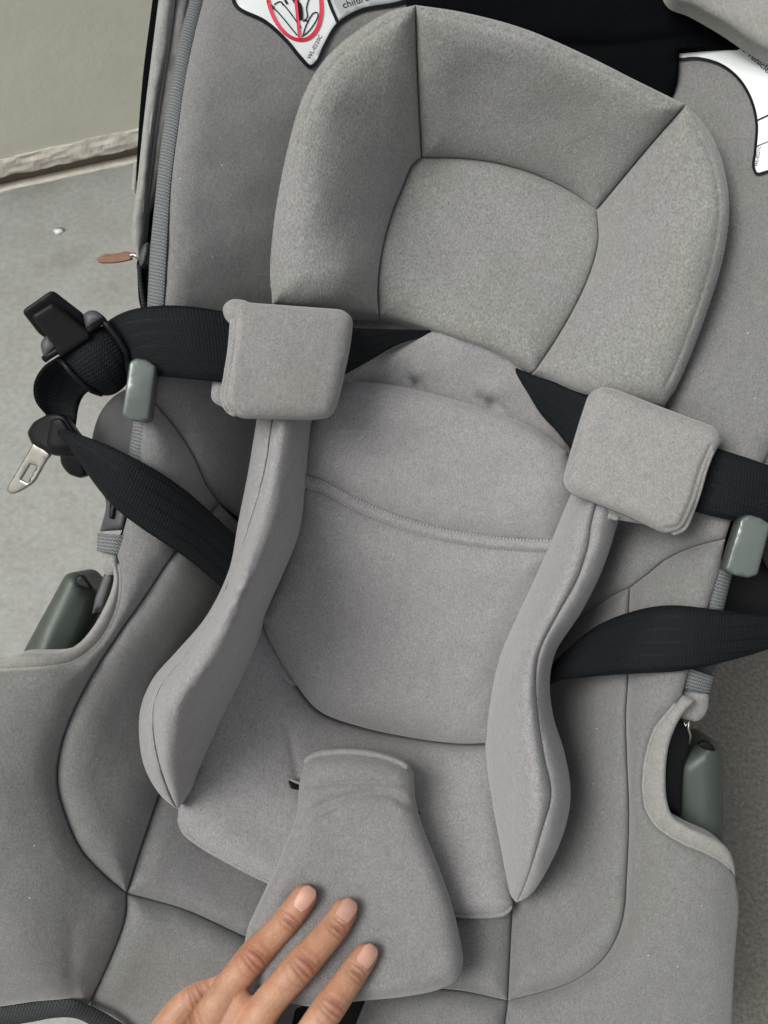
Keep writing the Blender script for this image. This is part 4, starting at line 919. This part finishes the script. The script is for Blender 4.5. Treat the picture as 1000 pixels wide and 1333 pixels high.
tmp = bpy.data.objects.new('hand_tmp', me); COL.objects.link(tmp)
md = tmp.modifiers.new('r', 'REMESH'); md.mode = 'VOXEL'; md.voxel_size = 0.0007
ms = tmp.modifiers.new('s', 'SMOOTH'); ms.factor = 0.5; ms.iterations = 9
hm = bpy.data.meshes.new_from_object(tmp.evaluated_get(bpy.context.evaluated_depsgraph_get()))
bpy.data.objects.remove(tmp)
nv = len(hm.vertices); co = np.zeros(nv * 3); hm.vertices.foreach_get('co', co); co = co.reshape(-1, 3)
no = np.zeros(nv * 3); hm.vertices.foreach_get('normal', no); no = no.reshape(-1, 3)
crease = np.zeros(nv); flush = np.zeros(nv); disp = np.zeros(nv)
def joint(c, ax, r, amp, red, n=5, span=0.5):
    global flush, disp, crease
    d = co - c; u = d @ ax; side = np.cross(ax, ZA); side /= np.linalg.norm(side); s = d @ side; up = d @ ZA
    w = np.exp(-(u / (r * 0.85))**2) * np.exp(-(s / (r * 0.95))**2) * np.clip(up / r * 1.5, 0, 1)
    flush = np.maximum(flush, red * w)
    for k in range(n):
        o = (k - (n - 1) / 2) * span * r * 0.55
        bend = o * (1 - 0.35 * (s / r)**2) + 0.12 * r * math.sin(k * 2.1) * np.sin(s / r * 2.0 + k)
        g_ = np.exp(-((u - bend) / (0.11 * r))**2) * w; disp += -amp * g_; crease = np.maximum(crease, g_)
    disp += 0.00045 * w
for k, (C, r_, zz) in chains.items():
    if k == 'little': continue
    ax = lambda i: (C[i + 1] - C[i - 1]) / np.linalg.norm(C[i + 1] - C[i - 1])
    if k == 'thumb':
        joint(C[2], ax(2), r_[2], 0.00055, 0.8, 6, 0.66)
    else:
        joint(C[3], ax(3), r_[3], 0.00060, 0.75, 6, 0.68); joint(C[1], ax(1), r_[1] * 0.8, 0.00045, 0.4, 4, 0.65)
    d = np.linalg.norm(co - C[0], axis=1); flush = np.maximum(flush, 0.45 * np.exp(-(d / (r_[0] * 1.5))**2))
co = co + no * disp[:, None] - BASE[person.name]
hm.vertices.foreach_set('co', co.ravel())
at = hm.attributes.new('crease', 'FLOAT', 'POINT'); at.data.foreach_set('value', np.clip(crease, 0, 1).astype(np.float32))
at = hm.attributes.new('flush', 'FLOAT', 'POINT'); at.data.foreach_set('value', np.clip(flush, 0, 1).astype(np.float32))
hm.polygons.foreach_set('use_smooth', [True] * len(hm.polygons)); hm.materials.clear(); hm.materials.append(M_SKIN); hm.update()
ho = bpy.data.objects.new('body', hm); COL.objects.link(ho); ho.parent = person; BASE[ho.name] = BASE[person.name]
ho['label'] = 'hand and forearm'
for k, (C, r_, zz) in chains.items():
    if k in ('thumb',): continue
    ax = C[0] - C[1]; ax /= np.linalg.norm(ax); r = r_[0]
    side = np.cross(ax, ZA); side /= np.linalg.norm(side); up = np.cross(side, ax); up /= np.linalg.norm(up)
    V = []; F = []; nu, nw = 14, 12
    for i in range(nu + 1):
        t = i / nu; u = (-0.85 + 1.86 * t) * r
        hw = 0.80 * (1 - 0.15 * (1 - t)) * (1 - max(0, (t - 0.6) / 0.4)**2.4 * 0.7) * (1 - max(0, (0.3 - t) / 0.3)**2 * 0.5)
        rise = 1.0 - 0.42 * max(0, u / r)**2.2
        for j in range(nw + 1):
            an = (-1 + 2 * j / nw) * hw
            V.append(C[0] + ax * u + side * math.sin(an) * r * 0.97 + up * (math.cos(an) * r * 0.93 * rise + 0.0001))
    for i in range(nu):
        for j in range(nw):
            q = i * (nw + 1) + j; F.append((q, q + 1, q + nw + 2, q + nw + 1))
    o = mk('fingernail', V, F, M_NAIL, person)
    md = o.modifiers.new('t', 'SOLIDIFY'); md.thickness = 0.0005; md.offset = 0

# specks of lint caught on the cloth
V = []; F = []
for sf, (x0, y0, x1, y1), cnt in ((upl_s, (230, 120, 340, 380), 4), (li_s, (110, 860, 200, 1080), 4), (ri_s, (750, 930, 800, 1230), 4), (ro_s, (840, 1130, 940, 1300), 3), (lo_s, (10, 950, 70, 1280), 3), (upr_s, (960, 260, 995, 520), 2)):
    for _ in range(cnt):
        x, y = random.uniform(x0, x1), random.uniform(y0, y1); a = random.uniform(0, 3.14); L = random.uniform(0.5, 1.5)
        xs = np.array([x - math.cos(a) * L, x + math.sin(a) * .5, x + math.cos(a) * L]); ys = np.array([y - math.sin(a) * L, y - math.cos(a) * .5, y + math.sin(a) * L])
        w = P(xs, ys, sf(xs, ys) + 0.35); o = len(V); h = YA * 0.00016
        V += [w[0] - h, w[1] - h, w[2] - h, w[0] + h, w[1] + h, w[2] + h]; F += [(o, o + 1, o + 4, o + 3), (o + 1, o + 2, o + 5, o + 4)]
lt = mk('lint', V, F, M_WHITE, seat); lt['kind'] = 'stuff'
